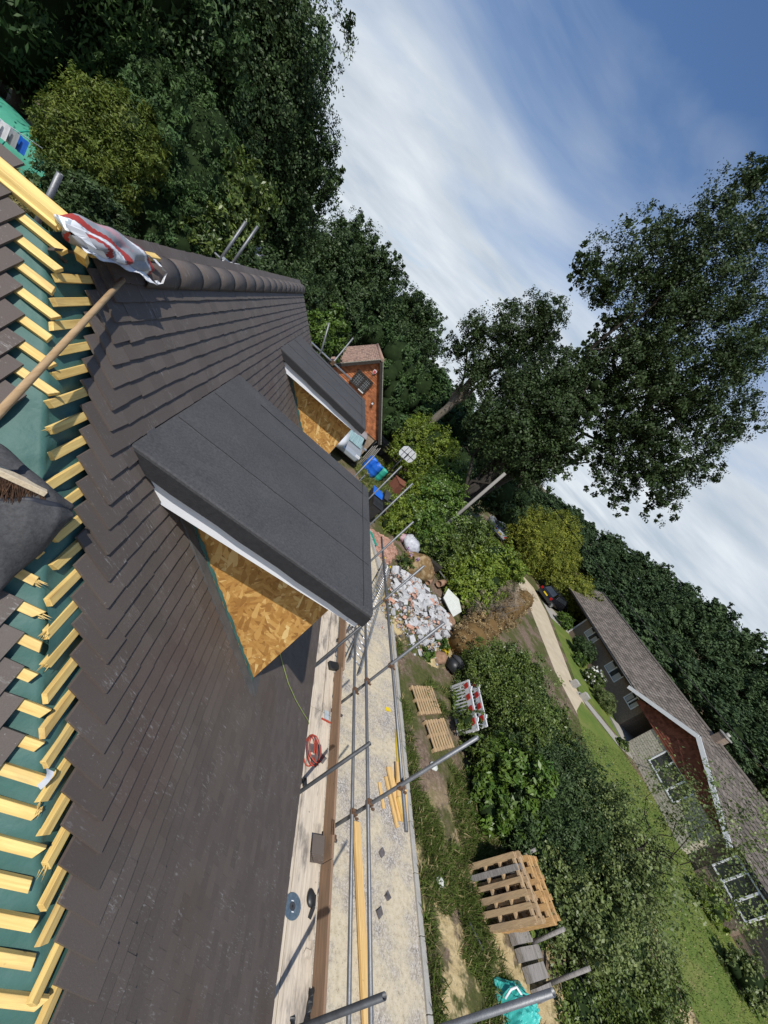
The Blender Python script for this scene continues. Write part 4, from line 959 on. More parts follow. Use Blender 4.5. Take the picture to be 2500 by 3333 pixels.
def tq(u, v):
    x = 9.72 + .95 * u; y = 1.50 + .75 * v
    h = .08 + .34 * math.exp(-((u - .45) ** 2 + (v - .45) ** 2) * 6); q = Vector((x * 4.2, y * 4.2, 1.7))
    edge = min(1, u * 7, (1 - u) * 7, v * 7, (1 - v) * 7)
    return (x + .10 * mnoise.noise(q * .6), y + .10 * mnoise.noise(q * .6 + Vector((9, 3, 1))), G0 + .03 + edge * (h + .16 * abs(mnoise.noise(q)) + .10 * abs(mnoise.noise(q * 2.1)) + .05 * mnoise.noise(q * 5)))
MB().grid(60, 50, tq, 0, False).build('bag_cloth', 'turquoise', g)
mb = MB(); mb.tube([(9.74, 1.95, G0 + .22), (9.82, 2.05, G0 + .34), (9.94, 2.08, G0 + .40), (10.02, 1.98, G0 + .42)], .022, 6); mb.build('bag_strap', 'white_plastic', g)
o = MB().beam((9.2, 2.95, G0 + .1), (9.5, 2.55, G0 + .12), .025, .02).build('plastic_rod', 'steel', base=(9.2, 2.9, G0)); tag(o, 'thin grey rod lying in the verge grass beside the pallets', 'rod')
# dustbin and road barriers
g = thing('dustbin', (10.9, 10.25, G0), 'black plastic dustbin leaning at the hedge foot by the rubble heap', 'dustbin')
MB().tube([(10.72, 10.05, G0 + .05), (10.85, 10.25, G0 + .40)], [.24, .30], 22).build('bin_body', 'black_plastic', g)
MB().tube([(10.85, 10.25, G0 + .40), (10.87, 10.28, G0 + .46), (10.90, 10.33, G0 + .50)], [.325, .32, .18], 22).build('lid', 'bucket_rubber', g)
def barrier(off, lab):
    b0 = Vector((10.55 + off * .75, 9.25 + off * .45, G0)); t = thing('road_barrier', b0, lab, 'barrier')
    ax = Vector((-.14, -1.12, 0)).normalized(); up = Vector((-.10, -.32, .95)).normalized(); nx = ax.cross(up).normalized(); L = 1.9
    def bar(s0, z0, s1, z1, w_, th, nm, mat, o_=0): 
        p, q = b0 + ax * s0 + up * z0 + nx * o_, b0 + ax * s1 + up * z1 + nx * o_; MB().beam(p, q, th, w_, up if z0 == z1 else ax).build(nm, mat, t, bevel=.006)
    bar(0, .96, L, .96, .06, .045, 'frame', 'white_plastic'); bar(0, .10, L, .10, .08, .045, 'frame', 'white_plastic')
    for s0 in (.03, L - .03): bar(s0, .14, s0, .93, .07, .05, 'frame', 'white_plastic')
    for i in range(13): bar(.14 + i * .134, .14, .14 + i * .134, .74, .045, .03, 'slat', 'white_plastic')
    bar(0, .83, L, .83, .20, .035, 'reflector_board', 'white_plastic')
    for i in range(4): bar(.10 + i * .46, .83, .32 + i * .46, .83, .165, .012, 'red_reflector', 'red_plastic', .024 if nx.x < 0 else -.024)
    for s0 in (.35, L - .35): bar(s0, .98, s0, 1.05, .12, .04, 'handle', 'white_plastic')
barrier(0, 'white and red plastic road barrier swallowed by the hedge, nearer one'); barrier(.75, 'white and red plastic road barrier deeper in the hedge behind the other')
# ------------------------------------------------------------------ far end of the drive
def barrel(x, y, h, r_, mat, lab, cat='barrel'):
    t = thing('barrel', (x, y, G0), lab, cat); v = []; N = 26; pr = [(r_ * .93, 0), (r_, .06 * h), (r_, .30 * h), (r_ * 1.03, .33 * h), (r_, .36 * h), (r_, .64 * h), (r_ * 1.03, .67 * h), (r_, .70 * h), (r_, .95 * h), (r_ * .95, h), (r_ * .86, h), (r_ * .86, h * .9)]
    mb = MB(); mb.add([(x + q * math.cos(2 * math.pi * i / N), y + q * math.sin(2 * math.pi * i / N), G0 + z) for q, z in pr for i in range(N)], [(j * N + i, j * N + (i + 1) % N, (j + 1) * N + (i + 1) % N, (j + 1) * N + i) for j in range(len(pr) - 1) for i in range(N)] + [tuple(range((len(pr) - 1) * N, len(pr) * N))], 0, True)
    mb.build('drum', mat, t)
    mb = MB(); mb.tube([(x + r_ * .955 * math.cos(2 * math.pi * i / 26), y + r_ * .955 * math.sin(2 * math.pi * i / 26), G0 + h) for i in range(27)], .014, 6); mb.build('rim', mat, t)
barrel(6.55, 23.1, .98, .31, 'blue_plastic', 'blue plastic barrel nearer the brick house wall')
barrel(6.95, 22.75, .98, .31, 'blue_plastic', 'blue plastic barrel in the middle between the other blue and the green one')
barrel(7.45, 22.9, .92, .30, 'green_plastic', 'green plastic barrel at the end of the blue barrels')
h = thing('basketball_hoop', (8.1, 23.88, G0), 'basketball stand with white backboard on a black pole beside the shrubs', 'basketball hoop')
MB().tube([(8.1, 23.88, G0), (8.1, 23.86, -4.75)], .05, 10).build('pole', 'black_plastic', h)
mb = MB(); mb.prism([(8.1 + .56 * a, 23.72, -4.62 + .40 * b) for a, b in ((-1, -.55), (-.75, -1), (.75, -1), (1, -.55), (1, .5), (.62, 1), (-.62, 1), (-1, .5))], (0, .03, 0)); mb.build('backboard', 'white_plastic', h)
mb = MB()
for a in (-.28, 0, .28): mb.box(8.1 + a - .012, 8.1 + a + .012, 23.705, 23.718, -5.0, -4.24)
mb.box(7.56, 8.64, 23.704, 23.717, -4.66, -4.63); mb.build('backboard_ribs', 'black_plastic', h)
MB().beam((8.1, 23.70, -4.55), (8.1, 23.70, -4.95), .07, .03, (0, 1, 0)).build('bracket', 'black_plastic', h)
mb = MB(); mb.obox((8.1, 24.0, G0 + .1), (1, 0, 0), (0, 1, 0), (0, 0, 1), .7, .9, .2, jit=.02); mb.build('base', 'black_plastic', h)
g = thing('storage_chest', (9.2, 23.6, G0), 'square reddish brown storage chest at the edge of the shrubs', 'chest')
a = Vector((.96, .28, 0)); c_ = Vector((-.28, .96, 0)); MB().obox((9.2, 23.5, G0 + .42), a, c_, (0, 0, 1), .95, .90, .84).build('chest_body', 'brown_box', g, bevel=.01); MB().obox((9.2, 23.5, G0 + .88), a, c_, (0, 0, 1), 1.0, .95, .07).build('lid', 'brown_box', g, bevel=.01)
g = thing('wheelie_bin', (7.35, 19.0, G0), 'black wheelie bin with its lid ajar at the end of the drive', 'wheelie bin')
def wbin(t, x, y, lid, dz=0):
    mb = MB(); P = []
    for z, k_ in ((.08, .80), (.95, 1.0)): P += [(x - .29 * k_, y - .36 * k_, G0 + z), (x + .29 * k_, y - .36 * k_, G0 + z), (x + .29 * k_, y + .36 * k_, G0 + z), (x - .29 * k_, y + .36 * k_, G0 + z)]
    mb.hexa(P); mb.build('bin_body', 'black_plastic', t, bevel=.02)
    mb = MB(); mb.prism([(x - .31, y - .40, G0 + .96), (x - .31, y + .40, G0 + 1.0 + dz), (x - .31, y + .40, G0 + 1.07 + dz), (x - .31, y - .05, G0 + 1.09 + dz * .5), (x - .31, y - .40, G0 + 1.0)], (.62, 0, 0)); mb.build('lid', lid, t, bevel=.015)
    mb = MB(); mb.tube([(x - .25, y + .44, G0 + 1.0), (x + .25, y + .44, G0 + 1.0)], .02, 8); mb.build('handle', 'black_plastic', t)
    for q in (-.27, .27): MB().tube([(x + q - .03, y + .33, G0 + .1), (x + q + .03, y + .33, G0 + .1)], .10, 14).build('wheel', 'black_plastic', t)
wbin(g, 7.35, 18.7, 'bucket_rubber', .1)
g = thing('wheelie_bin', (6.45, 17.0, G0), 'black wheelie bin nearest the felt dormer edge', 'wheelie bin'); wbin(g, 6.5, 17.0, 'black_plastic')
g = thing('wheelie_bin', (6.55, 18.4, G0), 'wheelie bin with a bright blue lid half hidden by the dormer', 'wheelie bin'); wbin(g, 6.55, 18.25, 'blue_plastic')
for i in range(10):
    x, y, z = 8.75 + .22 * (i % 5), 26.2 + .1 * (i % 3), G0 + .12 + .2 * (i // 5)
    o = MB().tube([(x, y, z), (x + .05, y + .6, z)], .10 + .012 * (i % 3), 12).build('log', 'sandstone', base=(x, y, G0)); tag(o, 'cut log with pale end in the small pile behind the basketball stand', 'log', 'logs in the pile behind the basketball stand')
for i in range(6):
    o = MB().tube([(5.95 + .12 * i, 22.9 + .1 * i, G0), (6.15 + .09 * i, 24.0, G0 + 1.3 + .12 * (i % 3))], .025, 6).build('garden_cane', 'pole_timber', base=(5.95 + .12 * i, 22.9, G0)); tag(o, 'thin wooden pole leaning on the brick wall beside the blue barrels', 'pole', 'poles leaning on the brick wall')
o = MB().beam((8.0, 26.6, G0 + .1), (8.45, 24.9, G0 + .12), .12, .04).build('plank', 'fresh_timber', base=(8.2, 25.7, G0)); tag(o, 'pale plank lying on bare soil behind the green barrel', 'plank')
sheet('sand_pile', [(6.1, 20.2), (6.9, 21.9), (7.4, 21.3), (7.3, 19.8), (6.5, 19.4)], G0 + .02, 'lane_gravel')
def car(name, c, yaw, mat, lab, plate=None, est=0, flip=1):
    t = thing(name, c, lab, 'car'); c = Vector(c); f = Vector((math.sin(yaw), math.cos(yaw), 0)); r_ = Vector((f.y, -f.x, 0)); up = Vector((0, 0, 1))
    def P(x, y, z): return c + r_ * x + f * y + up * z
    # lower body from cross-sections along its length (y from tail to nose)
    secs = [(-2.05, .78, .35, .88), (-1.98, .84, .28, .96), (-1.2, .87, .26, .98), (0, .88, .25, .96), (1.1, .87, .26, .92), (1.85, .82, .30, .80), (2.05, .72, .36, .66)]
    mb = MB(); n = len(secs); v = []
    for y, w_, z0, z1 in secs: v += [P(-w_ * .92, y, z0), P(-w_, y, (z0 + z1) * .52), P(-w_ * .93, y, z1), P(w_ * .93, y, z1), P(w_, y, (z0 + z1) * .52), P(w_ * .92, y, z0)]
    mb.add(v, [(i * 6 + j, i * 6 + (j + 1) % 6, (i + 1) * 6 + (j + 1) % 6, (i + 1) * 6 + j) for i in range(n - 1) for j in range(6)] + [(5, 4, 3, 2, 1, 0), tuple((n - 1) * 6 + j for j in range(6))], 0, False); mb.build('body', mat, t, bevel=.05)
    lo = [(-1.93, .78, .95), (-1.55, .66, 1.44), (-.2, .64, 1.50), (.55, .63, 1.42), (1.25, .76, .93)]
    if est: lo = [(-1.98, .80, .95), (-1.80, .68, 1.50), (-.2, .66, 1.54), (.55, .64, 1.46), (1.25, .76, .93)]
    mb = MB(); mb.add([P(s_ * w_, y, z) for y, w_, z in lo for s_ in (-1, 1)], [(2 * i, 2 * i + 1, 2 * i + 3, 2 * i + 2) for i in (1, 2)] + [(2, 0, 4), (6, 4, 8), (3, 5, 1), (7, 9, 5), (0, 8, 4), (1, 5, 9)]); mb.build('cabin', mat, t)
    def win(a, b, nm, k_=.012, sh=.1, m_='glass_dark'):
        (y0, w0, z0), (y1, w1, z1) = lo[a], lo[b]; dn = Vector((0, 0, 1)) if True else 0
        q = [P(-w0 * .9, y0, z0), P(w0 * .9, y0, z0), P(w1 * .88, y1, z1), P(-w1 * .88, y1, z1)]; ctr = sum(q, Vector()) / 4; nrm = (q[1] - q[0]).cross(q[3] - q[0]).normalized()
        if nrm.z < 0: nrm = -nrm
        q = [ctr + (p - ctr) * .88 + nrm * k_ for p in q]; MB().prism(q, -nrm * .02).build(nm, m_, t)
    win(0, 1, 'rear_window'); win(4, 3, 'windscreen', m_='windscreen' if est else 'glass_dark')
    for s_ in (-1, 1):
        mb = MB(); q = [P(s_ * .775, -1.55, 1.0), P(s_ * .775, .95, 1.0), P(s_ * .66, .45, 1.38), P(s_ * .675, -1.35, 1.40)]; ctr = sum(q, Vector()) / 4; q = [ctr + (p - ctr) * .9 + r_ * s_ * .03 for p in q]; mb.prism(q, -r_ * s_ * .04); mb.build('side_window', 'glass_dark', t)
        MB().obox(P(s_ * .95, .75, 1.0), r_, f, up, .20, .10, .14).build('mirror', mat, t, bevel=.03)
        MB().obox(P(s_ * .70, -2.03, .80), r_, f, up, .22, .06, .22).build('tail_light', 'lens_red', t); MB().obox(P(s_ * .62, 1.98, .70), r_, f, up, .30, .10, .13).build('headlight', 'white_plastic', t)
        for y in (-1.25, 1.30):
            w_ = MB().tube([P(s_ * .70, y, .32), P(s_ * .89, y, .32)], .32, 20).build('wheel', 'black_plastic', t); MB().tube([P(s_ * .88, y, .32), P(s_ * .9, y, .32)], .19, 14).build('rim', 'aluminium', w_)
    MB().obox(P(0, -2.06, .70), r_, f, up, .52, .03, .12).build('number_plate', 'number_plate', t); MB().obox(P(0, -2.05, .42), r_, f, up, 1.5, .12, .16).build('bumper', 'black_plastic', t, bevel=.03)
    return t
car('parked_car', (30.4, 28.0, G0), R(72), 'car_black', 'black hatchback with yellow rear plate parked in front of the bungalow garage')
car('parked_car', (25.6, 36.2, G0), R(15), 'car_silver', 'silver blue car parked in the lane beyond the laurel bushes')
car('parked_car', (4.70, 23.6, G0 + .1), R(180), 'car_silver', 'grey estate car with streaky reflections in its windscreen, parked by the brick house', est=1)
o = MB(); o.ball((3.55, 21.6, G0 + 1.1), (.75, 1.5, .55), 20, 0, .02, 1); o = o.build('white_vehicle', 'car_white', base=(3.55, 21.6, G0)); tag(o, 'smooth white vehicle shape next to the grey estate car behind the second dormer', 'vehicle')  # plain rounded shape stands in for a partly hidden white vehicle
# ------------------------------------------------------------------ brick house with tile-hung gable
bh = thing('brick_house', (3.2, 26, G0), 'brick house with orange tile hung gable, dark bargeboards and a leaded window', 'house')
YB = 24.16; k_ = YB / 24.0
AP, LE, RE = (3.08, -1.62), (1.10, -3.76), (6.31, -5.28)
mb = MB(); mb.box(.9, 6.06, YB + .15, YB + 8, G0, -5.42); mb.build('wall', 'brick_brown', bh)
mb = MB(); mb.prism([(1.15, YB + .14, -3.95), (3.08, YB + .14, -1.75), (6.12, YB + .14, -5.28), (6.12, YB + .14, -5.45), (1.15, YB + .14, -5.45)], (0, 7.8, 0)); mb.build('gable_wall', 'dark_timber', bh)
mb = MB(); z = -5.45
def gx(z):   # inside limits of the gable at height z
    l = 1.12 + max(0, (z + 3.85)) * (3.08 - 1.12) / 2.1; r_ = 6.12 - max(0, z + 5.30) * (6.12 - 3.10) / 3.55; return l, r_
j = 0
while z < -1.85:
    l, r_ = gx(z + .05); x = l - (.0825 if j % 2 else 0)
    while x < r_:
        a, b = max(x, l), min(x + .161, r_)
        if b - a > .03:
            q = rnd.uniform(0, .006)
            mb.hexa([(a, YB + .10 - q, z), (b, YB + .10 - q, z), (b, YB + .12, z), (a, YB + .12, z), (a, YB + .135, z + .15), (b, YB + .135, z + .15), (b, YB + .139, z + .15), (a, YB + .139, z + .15)])
        x += .165
    z += .115; j += 1
mb.build('hung_tiles', 'tilehung', bh)
def slope_tiles(p0, p1, ylen, mat, nm, parent, rows, wd=.17, th=.03):
    mb = MB(); a, b = Vector(p0), Vector(p1); d_ = (b - a); L = d_.length; d_.normalize(); nn = Vector((-d_.z, 0, d_.x));
    if nn.z < 0: nn = -nn
    for i in range(rows):
        q0, q1 = L * i / rows - L / rows * .25, L * (i + 1) / rows; y = -(wd / 2 if i % 2 else 0)
        while y < ylen:
            y0, y1 = max(y, 0), min(y + wd - .004, ylen); P = []
            if y1 - y0 > .02:
                lift = rnd.uniform(0, .006)
                for o_ in (0, th * .6): P += [a + d_ * q0 + nn * (o_), a + d_ * q1 + nn * (o_ + th + lift), a + d_ * q1 + nn * (o_ + th + lift) + Vector((0, y1 - y0, 0)), a + d_ * q0 + nn * o_ + Vector((0, y1 - y0, 0))]
                mb.hexa([p + Vector((0, y0, 0)) for p in P])
            y += wd
    return mb.build(nm, mat, parent)
slope_tiles((3.08, YB - .12, -1.60), (.95, YB - .12, -3.90), 8.2, 'clay_roof', 'roof', bh, 28, .19)
slope_tiles((3.085, YB - .12, -1.60), (6.45, YB - .12, -5.40), 8.2, 'clay_roof', 'roof', bh, 44, .19)
MB().tube([(3.08, YB - .16, -1.585), (3.08, YB + 8.1, -1.585)], .10, 12).build('ridge_tiles', 'clay_roof', bh)
mb = MB(); mb.beam((3.02, YB - .13, -1.74), (1.02, YB - .13, -3.94), .05, .17, (0, 0, 1)); mb.beam((3.10, YB - .131, -1.74), (6.40, YB - .131, -5.46), .05, .17, (0, 0, 1)); mb.build('bargeboard', 'dark_timber', bh)
mb = MB(); mb.beam((3.10, YB - .10, -1.57), (6.46, YB - .10, -5.37), .16, .05, (0, 0, 1)); mb.beam((3.06, YB - .10, -1.57), (.93, YB - .10, -3.88), .10, .04, (0, 0, 1)); mb.build('verge_mortar', 'moss_edge', bh)
mb = MB()
WL, WR, WB, WT2 = 2.44, 3.57, -3.80, -2.90
for a in ((WL, WR, WT2 - .09, WT2), (WL, WR, WB, WB + .08), (WL, WL + .08, WB + .081, WT2 - .091), (WR - .08, WR, WB + .081, WT2 - .091), (3.02, 3.10, WB + .081, WT2 - .091)): mb.box(a[0], a[1], YB - .0, YB + .13, a[2], a[3])
wn = mb.build('window', 'dark_timber', bh)
MB().box(WL + .081, WR - .081, YB + .07, YB + .12, WB + .082, WT2 - .092).build('window_pane', 'glass_dark', wn)
mb = MB()
for i in range(1, 4): x = 2.52 + .125 * i; mb.box(x - .005, x + .005, YB + .056, YB + .069, WB + .09, WT2 - .10)
for i in range(1, 4): x = 3.10 + .0975 * i; mb.box(x - .005, x + .005, YB + .056, YB + .069, WB + .09, WT2 - .10)
for i in range(1, 5): z = WB + .085 + .146 * i; mb.box(2.525, 3.015, YB + .050, YB + .0555, z - .005, z + .005); mb.box(3.105, 3.485, YB + .050, YB + .0555, z - .005, z + .005)
mb.build('glazing_bars', 'aluminium', wn)
MB().box(3.12, 3.50, YB - .02, YB + .09, WB - .01, WB + .06).build('sill', 'white_paint', wn)
al = MB().prism([(3.20 + .13 * a, YB + .02, -2.42 + .15 * b) for a, b in ((-.8, .8), (0, 1), (.8, .8), (.75, -.2), (0, -1), (-.75, -.2))], (0, .08, 0)).build('alarm_box', 'white_plastic', bh)
MB().prism([(3.20 + .095 * a, YB + .006, -2.42 + .11 * b) for a, b in ((-.8, .8), (0, 1), (.8, .8), (.75, -.2), (0, -1), (-.75, -.2))], (0, .012, 0)).build('alarm_emblem', 'red_plastic', al)
MB().prism([(3.20 + .05 * a, YB + .001, -2.40 + .045 * b) for a, b in ((-1, .2), (0, 1), (1, .2), (.3, 0), (0, -1), (-.3, 0))], (0, .004, 0)).build('alarm_mark', 'sack_pink', al)
lm = MB().box(4.25, 4.40, YB - .06, YB + .06, -3.90, -3.78).build('floodlight', 'dark_timber', bh); MB().box(4.27, 4.38, YB - .066, YB - .061, -3.89, -3.79).build('lamp_glass', 'white_plastic', lm)
MB().tube([(1.75, YB - .03, -3.18), (1.75, YB + .06, -3.06)], [.05, .08], 12).build('floodlight', 'white_plastic', bh)
MB().tube([(6.2, YB + .02, -5.35), (6.15, YB + .05, -5.7), (6.35, YB - .2, G0)], .045, 8).build('drainpipe', 'black_plastic', bh)
MB().box(4.8, 4.95, YB + .08, YB + .16, -5.9, -5.72).build('air_vent', 'dark_timber', bh)
# ------------------------------------------------------------------ bungalow across the lane
BO = Vector((31.16, 25.7, G0)); BU = Vector((-.187, -.982, 0)).normalized(); BV = Vector((-.982, .187, 0)).normalized()
bg_ = thing('bungalow', tuple(BO + BU * 9 + BV * -3.5), 'long low brick bungalow with brown tiled roof, red tile hung gable and open dark garage', 'bungalow')
def Bp(s_, o_, z): return BO + BU * s_ + BV * o_ + Vector((0, 0, z))
def bbox(mb, s0, s1, o0, o1, z0, z1, mi=0): return mb.hexa([Bp(s0, o0, z0), Bp(s1, o0, z0), Bp(s1, o1, z0), Bp(s0, o1, z0), Bp(s0, o0, z1), Bp(s1, o0, z1), Bp(s1, o1, z1), Bp(s0, o1, z1)], mi)
mb = MB()
for s0, s1, z0, z1 in ((-4.6, -3.5, 0, 2.3), (-3.5, .95, 2.12, 2.3), (.95, 2.1, 0, 2.3), (2.1, 3.62, 0, 1.2), (3.62, 6.06, 0, 2.3), (6.06, 7.72, 0, 1.2), (7.72, 9.07, 0, 2.3), (9.07, 10.12, 0, 1.24), (10.12, 10.62, 0, 2.3), (18.0, 24.5, 0, 2.3)): bbox(mb, s0, s1, 0, -.25, z0, z1)
bbox(mb, -4.6, -4.35, -.251, -7.2, 0, 2.3); bbox(mb, 24.3, 24.5, -.251, -7.2, 0, 2.3); bbox(mb, -4.349, 24.29, -7.0, -7.2, 0, 2.3); bbox(mb, 10.45, 10.62, -.251, -2.2, 0, 2.3); bbox(mb, 10.62, 12.3, -2.0, -2.2, 0, 2.3)
mb.build('wall', 'bungalow_brick', bg_)
mb = MB(); bbox(mb, 12.3, 13.75, .6, -.25, 0, 2.0); bbox(mb, 13.75, 16.2, .6, .35, 0, .77); bbox(mb, 16.2, 18.0, .6, -.25, 0, 2.0); mb.build('stone_wall', 'stone_block', bg_)
mb = MB(); z = 1.98; j = 0
while z < 3.62:
    x0 = 10.3 + max(0, (z - 2.15)) * (14.13 - 10.3) / 1.62; x1 = 18.0 - max(0, (z - 2.15)) * (18.0 - 14.13) / 1.62; x = x0 - (.1 if j % 2 else 0)
    while x < x1:
        a, b = max(x, x0), min(x + .195, x1)
        if b - a > .04: mb.hexa([Bp(a, .66, z), Bp(b, .66, z), Bp(b, .62, z), Bp(a, .62, z), Bp(a, .625, z + .17), Bp(b, .625, z + .17), Bp(b, .615, z + .17), Bp(a, .615, z + .17)])
        x += .20
    z += .13; j += 1
mb.build('hung_tiles', 'tilehung_red', bg_)
mb = MB(); mb.prism([Bp(10.3, .61, 1.98), Bp(18.0, .61, 1.98), Bp(18.0, .61, 2.2), Bp(14.13, .61, 3.75), Bp(10.3, .61, 2.2)], tuple(BV * -.3)); mb.build('gable_wall', 'dark_timber', bg_)
# roofs as courses of interlocking tiles
def broof(mb, e0, e1, r0, r1, rows, w_=.30, th=.035):
    e0, e1, r0, r1 = map(Vector, (e0, e1, r0, r1))
    nn = (e1 - e0).cross(r0 - e0).normalized()
    if nn.z < 0: nn = -nn
    for i in range(rows):
        t0, t1 = i / rows, (i + 1) / rows + .03; t1 = min(t1, 1)
        a0, a1, b0, b1 = e0.lerp(r0, t0), e1.lerp(r1, t0), e0.lerp(r0, t1), e1.lerp(r1, t1); n = max(1, int((a1 - a0).length / w_))
        for k2 in range(n):
            u0, u1 = k2 / n, (k2 + .97) / n; l = th + rnd.uniform(0, .012)
            c0, c1, d0, d1 = a0.lerp(a1, u0), a0.lerp(a1, u1), b0.lerp(b1, u0), b0.lerp(b1, u1); m0, m1 = c0.lerp(c1, .5), d0.lerp(d1, .5)
            mb.add([c0, c1, c0 + nn * l, m0 + nn * (l + .03), c1 + nn * l, d0 + nn * .004, m1 + nn * .03, d1 + nn * .004], [(0, 1, 4, 3, 2), (2, 3, 6, 5), (3, 4, 7, 6), (0, 2, 5), (1, 7, 4)])
RZ = 4.0
mb = MB()
broof(mb, Bp(-5.0, .45, 2.28), Bp(25, .45, 2.28), Bp(-5.0, -3.55, RZ), Bp(25, -3.55, RZ), 15)
broof(mb, Bp(25, -7.6, 2.28), Bp(-5.0, -7.6, 2.28), Bp(25, -3.56, RZ), Bp(-5.0, -3.56, RZ), 15)
broof(mb, Bp(9.55, 1.0, 2.25), Bp(9.55, -.4, 2.25), Bp(14.13, 1.0, 3.98), Bp(14.13, -3.0, 3.98), 15)
broof(mb, Bp(18.7, -.4, 2.25), Bp(18.7, 1.0, 2.25), Bp(14.131, -3.0, 3.98), Bp(14.131, 1.0, 3.98), 15)
mb.build('roof', 'bungalow_roof', bg_)
mb = MB(); mb.prism([Bp(-4.9, .4, 2.2), Bp(-4.9, -3.55, RZ - .06), Bp(-4.9, -7.5, 2.2)], tuple(BU * 29.8)); mb.build('roof_structure', 'dark_timber', bg_)
MB().tube([Bp(-5.0, -3.555, RZ + .03), Bp(25, -3.555, RZ + .03)], .12, 8).build('ridge_tiles', 'bungalow_roof', bg_)
mb = MB(); mb.beam(Bp(9.45, 1.02, 2.12), Bp(14.13, 1.02, 3.86), .04, .24); mb.beam(Bp(14.13, 1.021, 3.86), Bp(18.8, 1.021, 2.12), .04, .24); mb.build('bargeboard', 'white_upvc', bg_)
for a, b in ((-5, 9.4), (18.8, 25)): MB().tube([Bp(a, .50, 2.22), Bp(b, .50, 2.22)], .055, 8).build('gutter', 'black_plastic', bg_)
mb = MB(); bbox(mb, -4.9, 9.4, .42, .40, 2.10, 2.28); mb.build('fascia', 'dark_timber', bg_)
mb = MB(); bbox(mb, -3.7, -3.5, .02, -.1, 0, 2.1); bbox(mb, .95, 1.1, .02, -.1, 0, 2.1); bbox(mb, -3.7, 1.1, .021, -.1, 2.1, 2.2); mb.build('garage_frame', 'white_paint', bg_)
mb = MB(); bbox(mb, -4.34, 10.4, -5.0, -5.1, 0, 2.28); mb.build('garage_interior', 'dark_timber', bg_)
def bwin(s0, s1, z0, z1, off, mull, curt=True, nm='window'):
    mb = MB(); f_ = .06
    bbox(mb, s0, s1, off + .03, off - .07, z1 - f_, z1); bbox(mb, s0, s1, off + .03, off - .07, z0, z0 + f_); bbox(mb, s0, s0 + f_, off + .031, off - .07, z0 + f_, z1 - f_); bbox(mb, s1 - f_, s1, off + .031, off - .07, z0 + f_, z1 - f_)
    for m_ in mull: bbox(mb, m_ - .04, m_ + .04, off + .03, off - .07, z0 + f_, z1 - f_)
    w_ = mb.build(nm, 'white_upvc', bg_)
    mb = MB(); bbox(mb, s0 + f_, s1 - f_, off - .02, off - .03, z0 + f_, z1 - f_); mb.build('window_pane', 'glass_dark', w_)
    if curt:
        mb = MB(); q = (s1 - s0) * .36; bbox(mb, s0 + f_ + .02, s0 + q, off - .012, off - .019, z0 + f_ + .02, z1 - f_ - .15); bbox(mb, s1 - q * .9, s1 - f_ - .02, off - .012, off - .019, z0 + f_ + .02, z1 - f_ - .15); mb.build('curtain', 'curtain', w_)
    return w_
bwin(2.1, 3.62, 1.2, 2.1, 0, (2.75,)); bwin(6.06, 7.72, 1.2, 2.1, 0, (6.75,)); bwin(9.07, 10.12, 1.24, 2.1, 0, (9.6,))
bwin(13.75, 16.2, .77, 2.0, .6, (14.45, 15.5), False); bwin(18.85, 20.9, .9, 2.1, .45, (19.5, 20.2), False)
mb = MB(); bbox(mb, 18.8, 20.95, .40, .0, 0, .89); bbox(mb, 18.8, 18.9, .40, .0, .85, 2.2); mb.build('bay_base', 'bungalow_brick', bg_)
mb = MB(); bbox(mb, 10.62, 12.3, 1.0, -2.0, .0, .10); mb.build('porch_step', 'path_concrete', bg_)
mb = MB(); bbox(mb, 11.3, 12.2, -1.95, -1.99, 0, 2.0); mb.build('porch_door', 'dark_timber', bg_)
ch = MB(); bbox(ch, 11.48, 11.95, -3.25, -3.75, 3.4, 4.6); ch = ch.build('chimney', 'bungalow_brick', bg_)
mb = MB(); bbox(mb, 11.43, 12.0, -3.2, -3.8, 4.6, 4.67); mb.build('chimney_cap', 'concrete', ch)
MB().tube([Bp(11.72, -3.5, 4.67), Bp(11.72, -3.5, 4.86)], .12, 14).build('chimney_pot', 'concrete', ch)
mb = MB(); mb.prism([Bp(21.2, -2.6, 3.45), Bp(22.6, -2.6, 3.45), Bp(22.6, -3.3, 3.80), Bp(21.2, -3.3, 3.80)], (0, 0, .12)); mb.prism([Bp(17.6, -2.7, 3.5), Bp(18.6, -2.7, 3.5), Bp(18.6, -3.3, 3.80), Bp(17.6, -3.3, 3.80)], (0, 0, .09)); mb.build('roof_light', 'white_upvc', bg_)
# bungalow garden pieces
for i, (x, y) in enumerate(((24.25, 15.95), (24.75, 15.25))):
    o = MB().obox((x, y, G0 + .22), (1, .2, 0), (-.2, 1, 0), (0, 0, 1), .36, .36, .44).build('gate_block', 'concrete', base=(x, y, G0)); tag(o, ['square concrete block at the lane end of the path, farther one', 'square concrete block at the lane end of the path, nearer one'][i], 'block')
g = thing('flower_pot', (29.2, 5.95, G0), 'terracotta flower pot at the edge of the bungalow patio', 'flower pot')
MB().tube([(29.2, 5.95, G0), (29.2, 5.95, G0 + .36)], [.19, .27], 18, hollow=.15).build('pot', 'terracotta', g); MB().tube([(29.2, 5.95, G0 + .36), (29.2, 5.95, G0 + .43)], .29, 18, hollow=.15).build('pot_rim', 'terracotta', g)
o = MB().obox((34.5, 48.5, G0 + .6), (1, .5, 0), (-.5, 1, 0), (0, 0, 1), 6, .3, 1.6).build('garden_wall', 'brick_red', base=(34.5, 48.5, G0)); tag(o, 'low red brick wall far beyond the silver car', 'wall')
g = thing('garden_chair', (34.6, 46.2, G0), 'white garden chair in front of the far red wall', 'chair')
for a in (-.4, .4):
    for b_ in (-.4, .4): MB().tube([(34.6 + a, 46.2 + b_, G0), (34.6 + a, 46.2 + b_, G0 + 1.2)], .05, 6).build('leg', 'white_plastic', g)
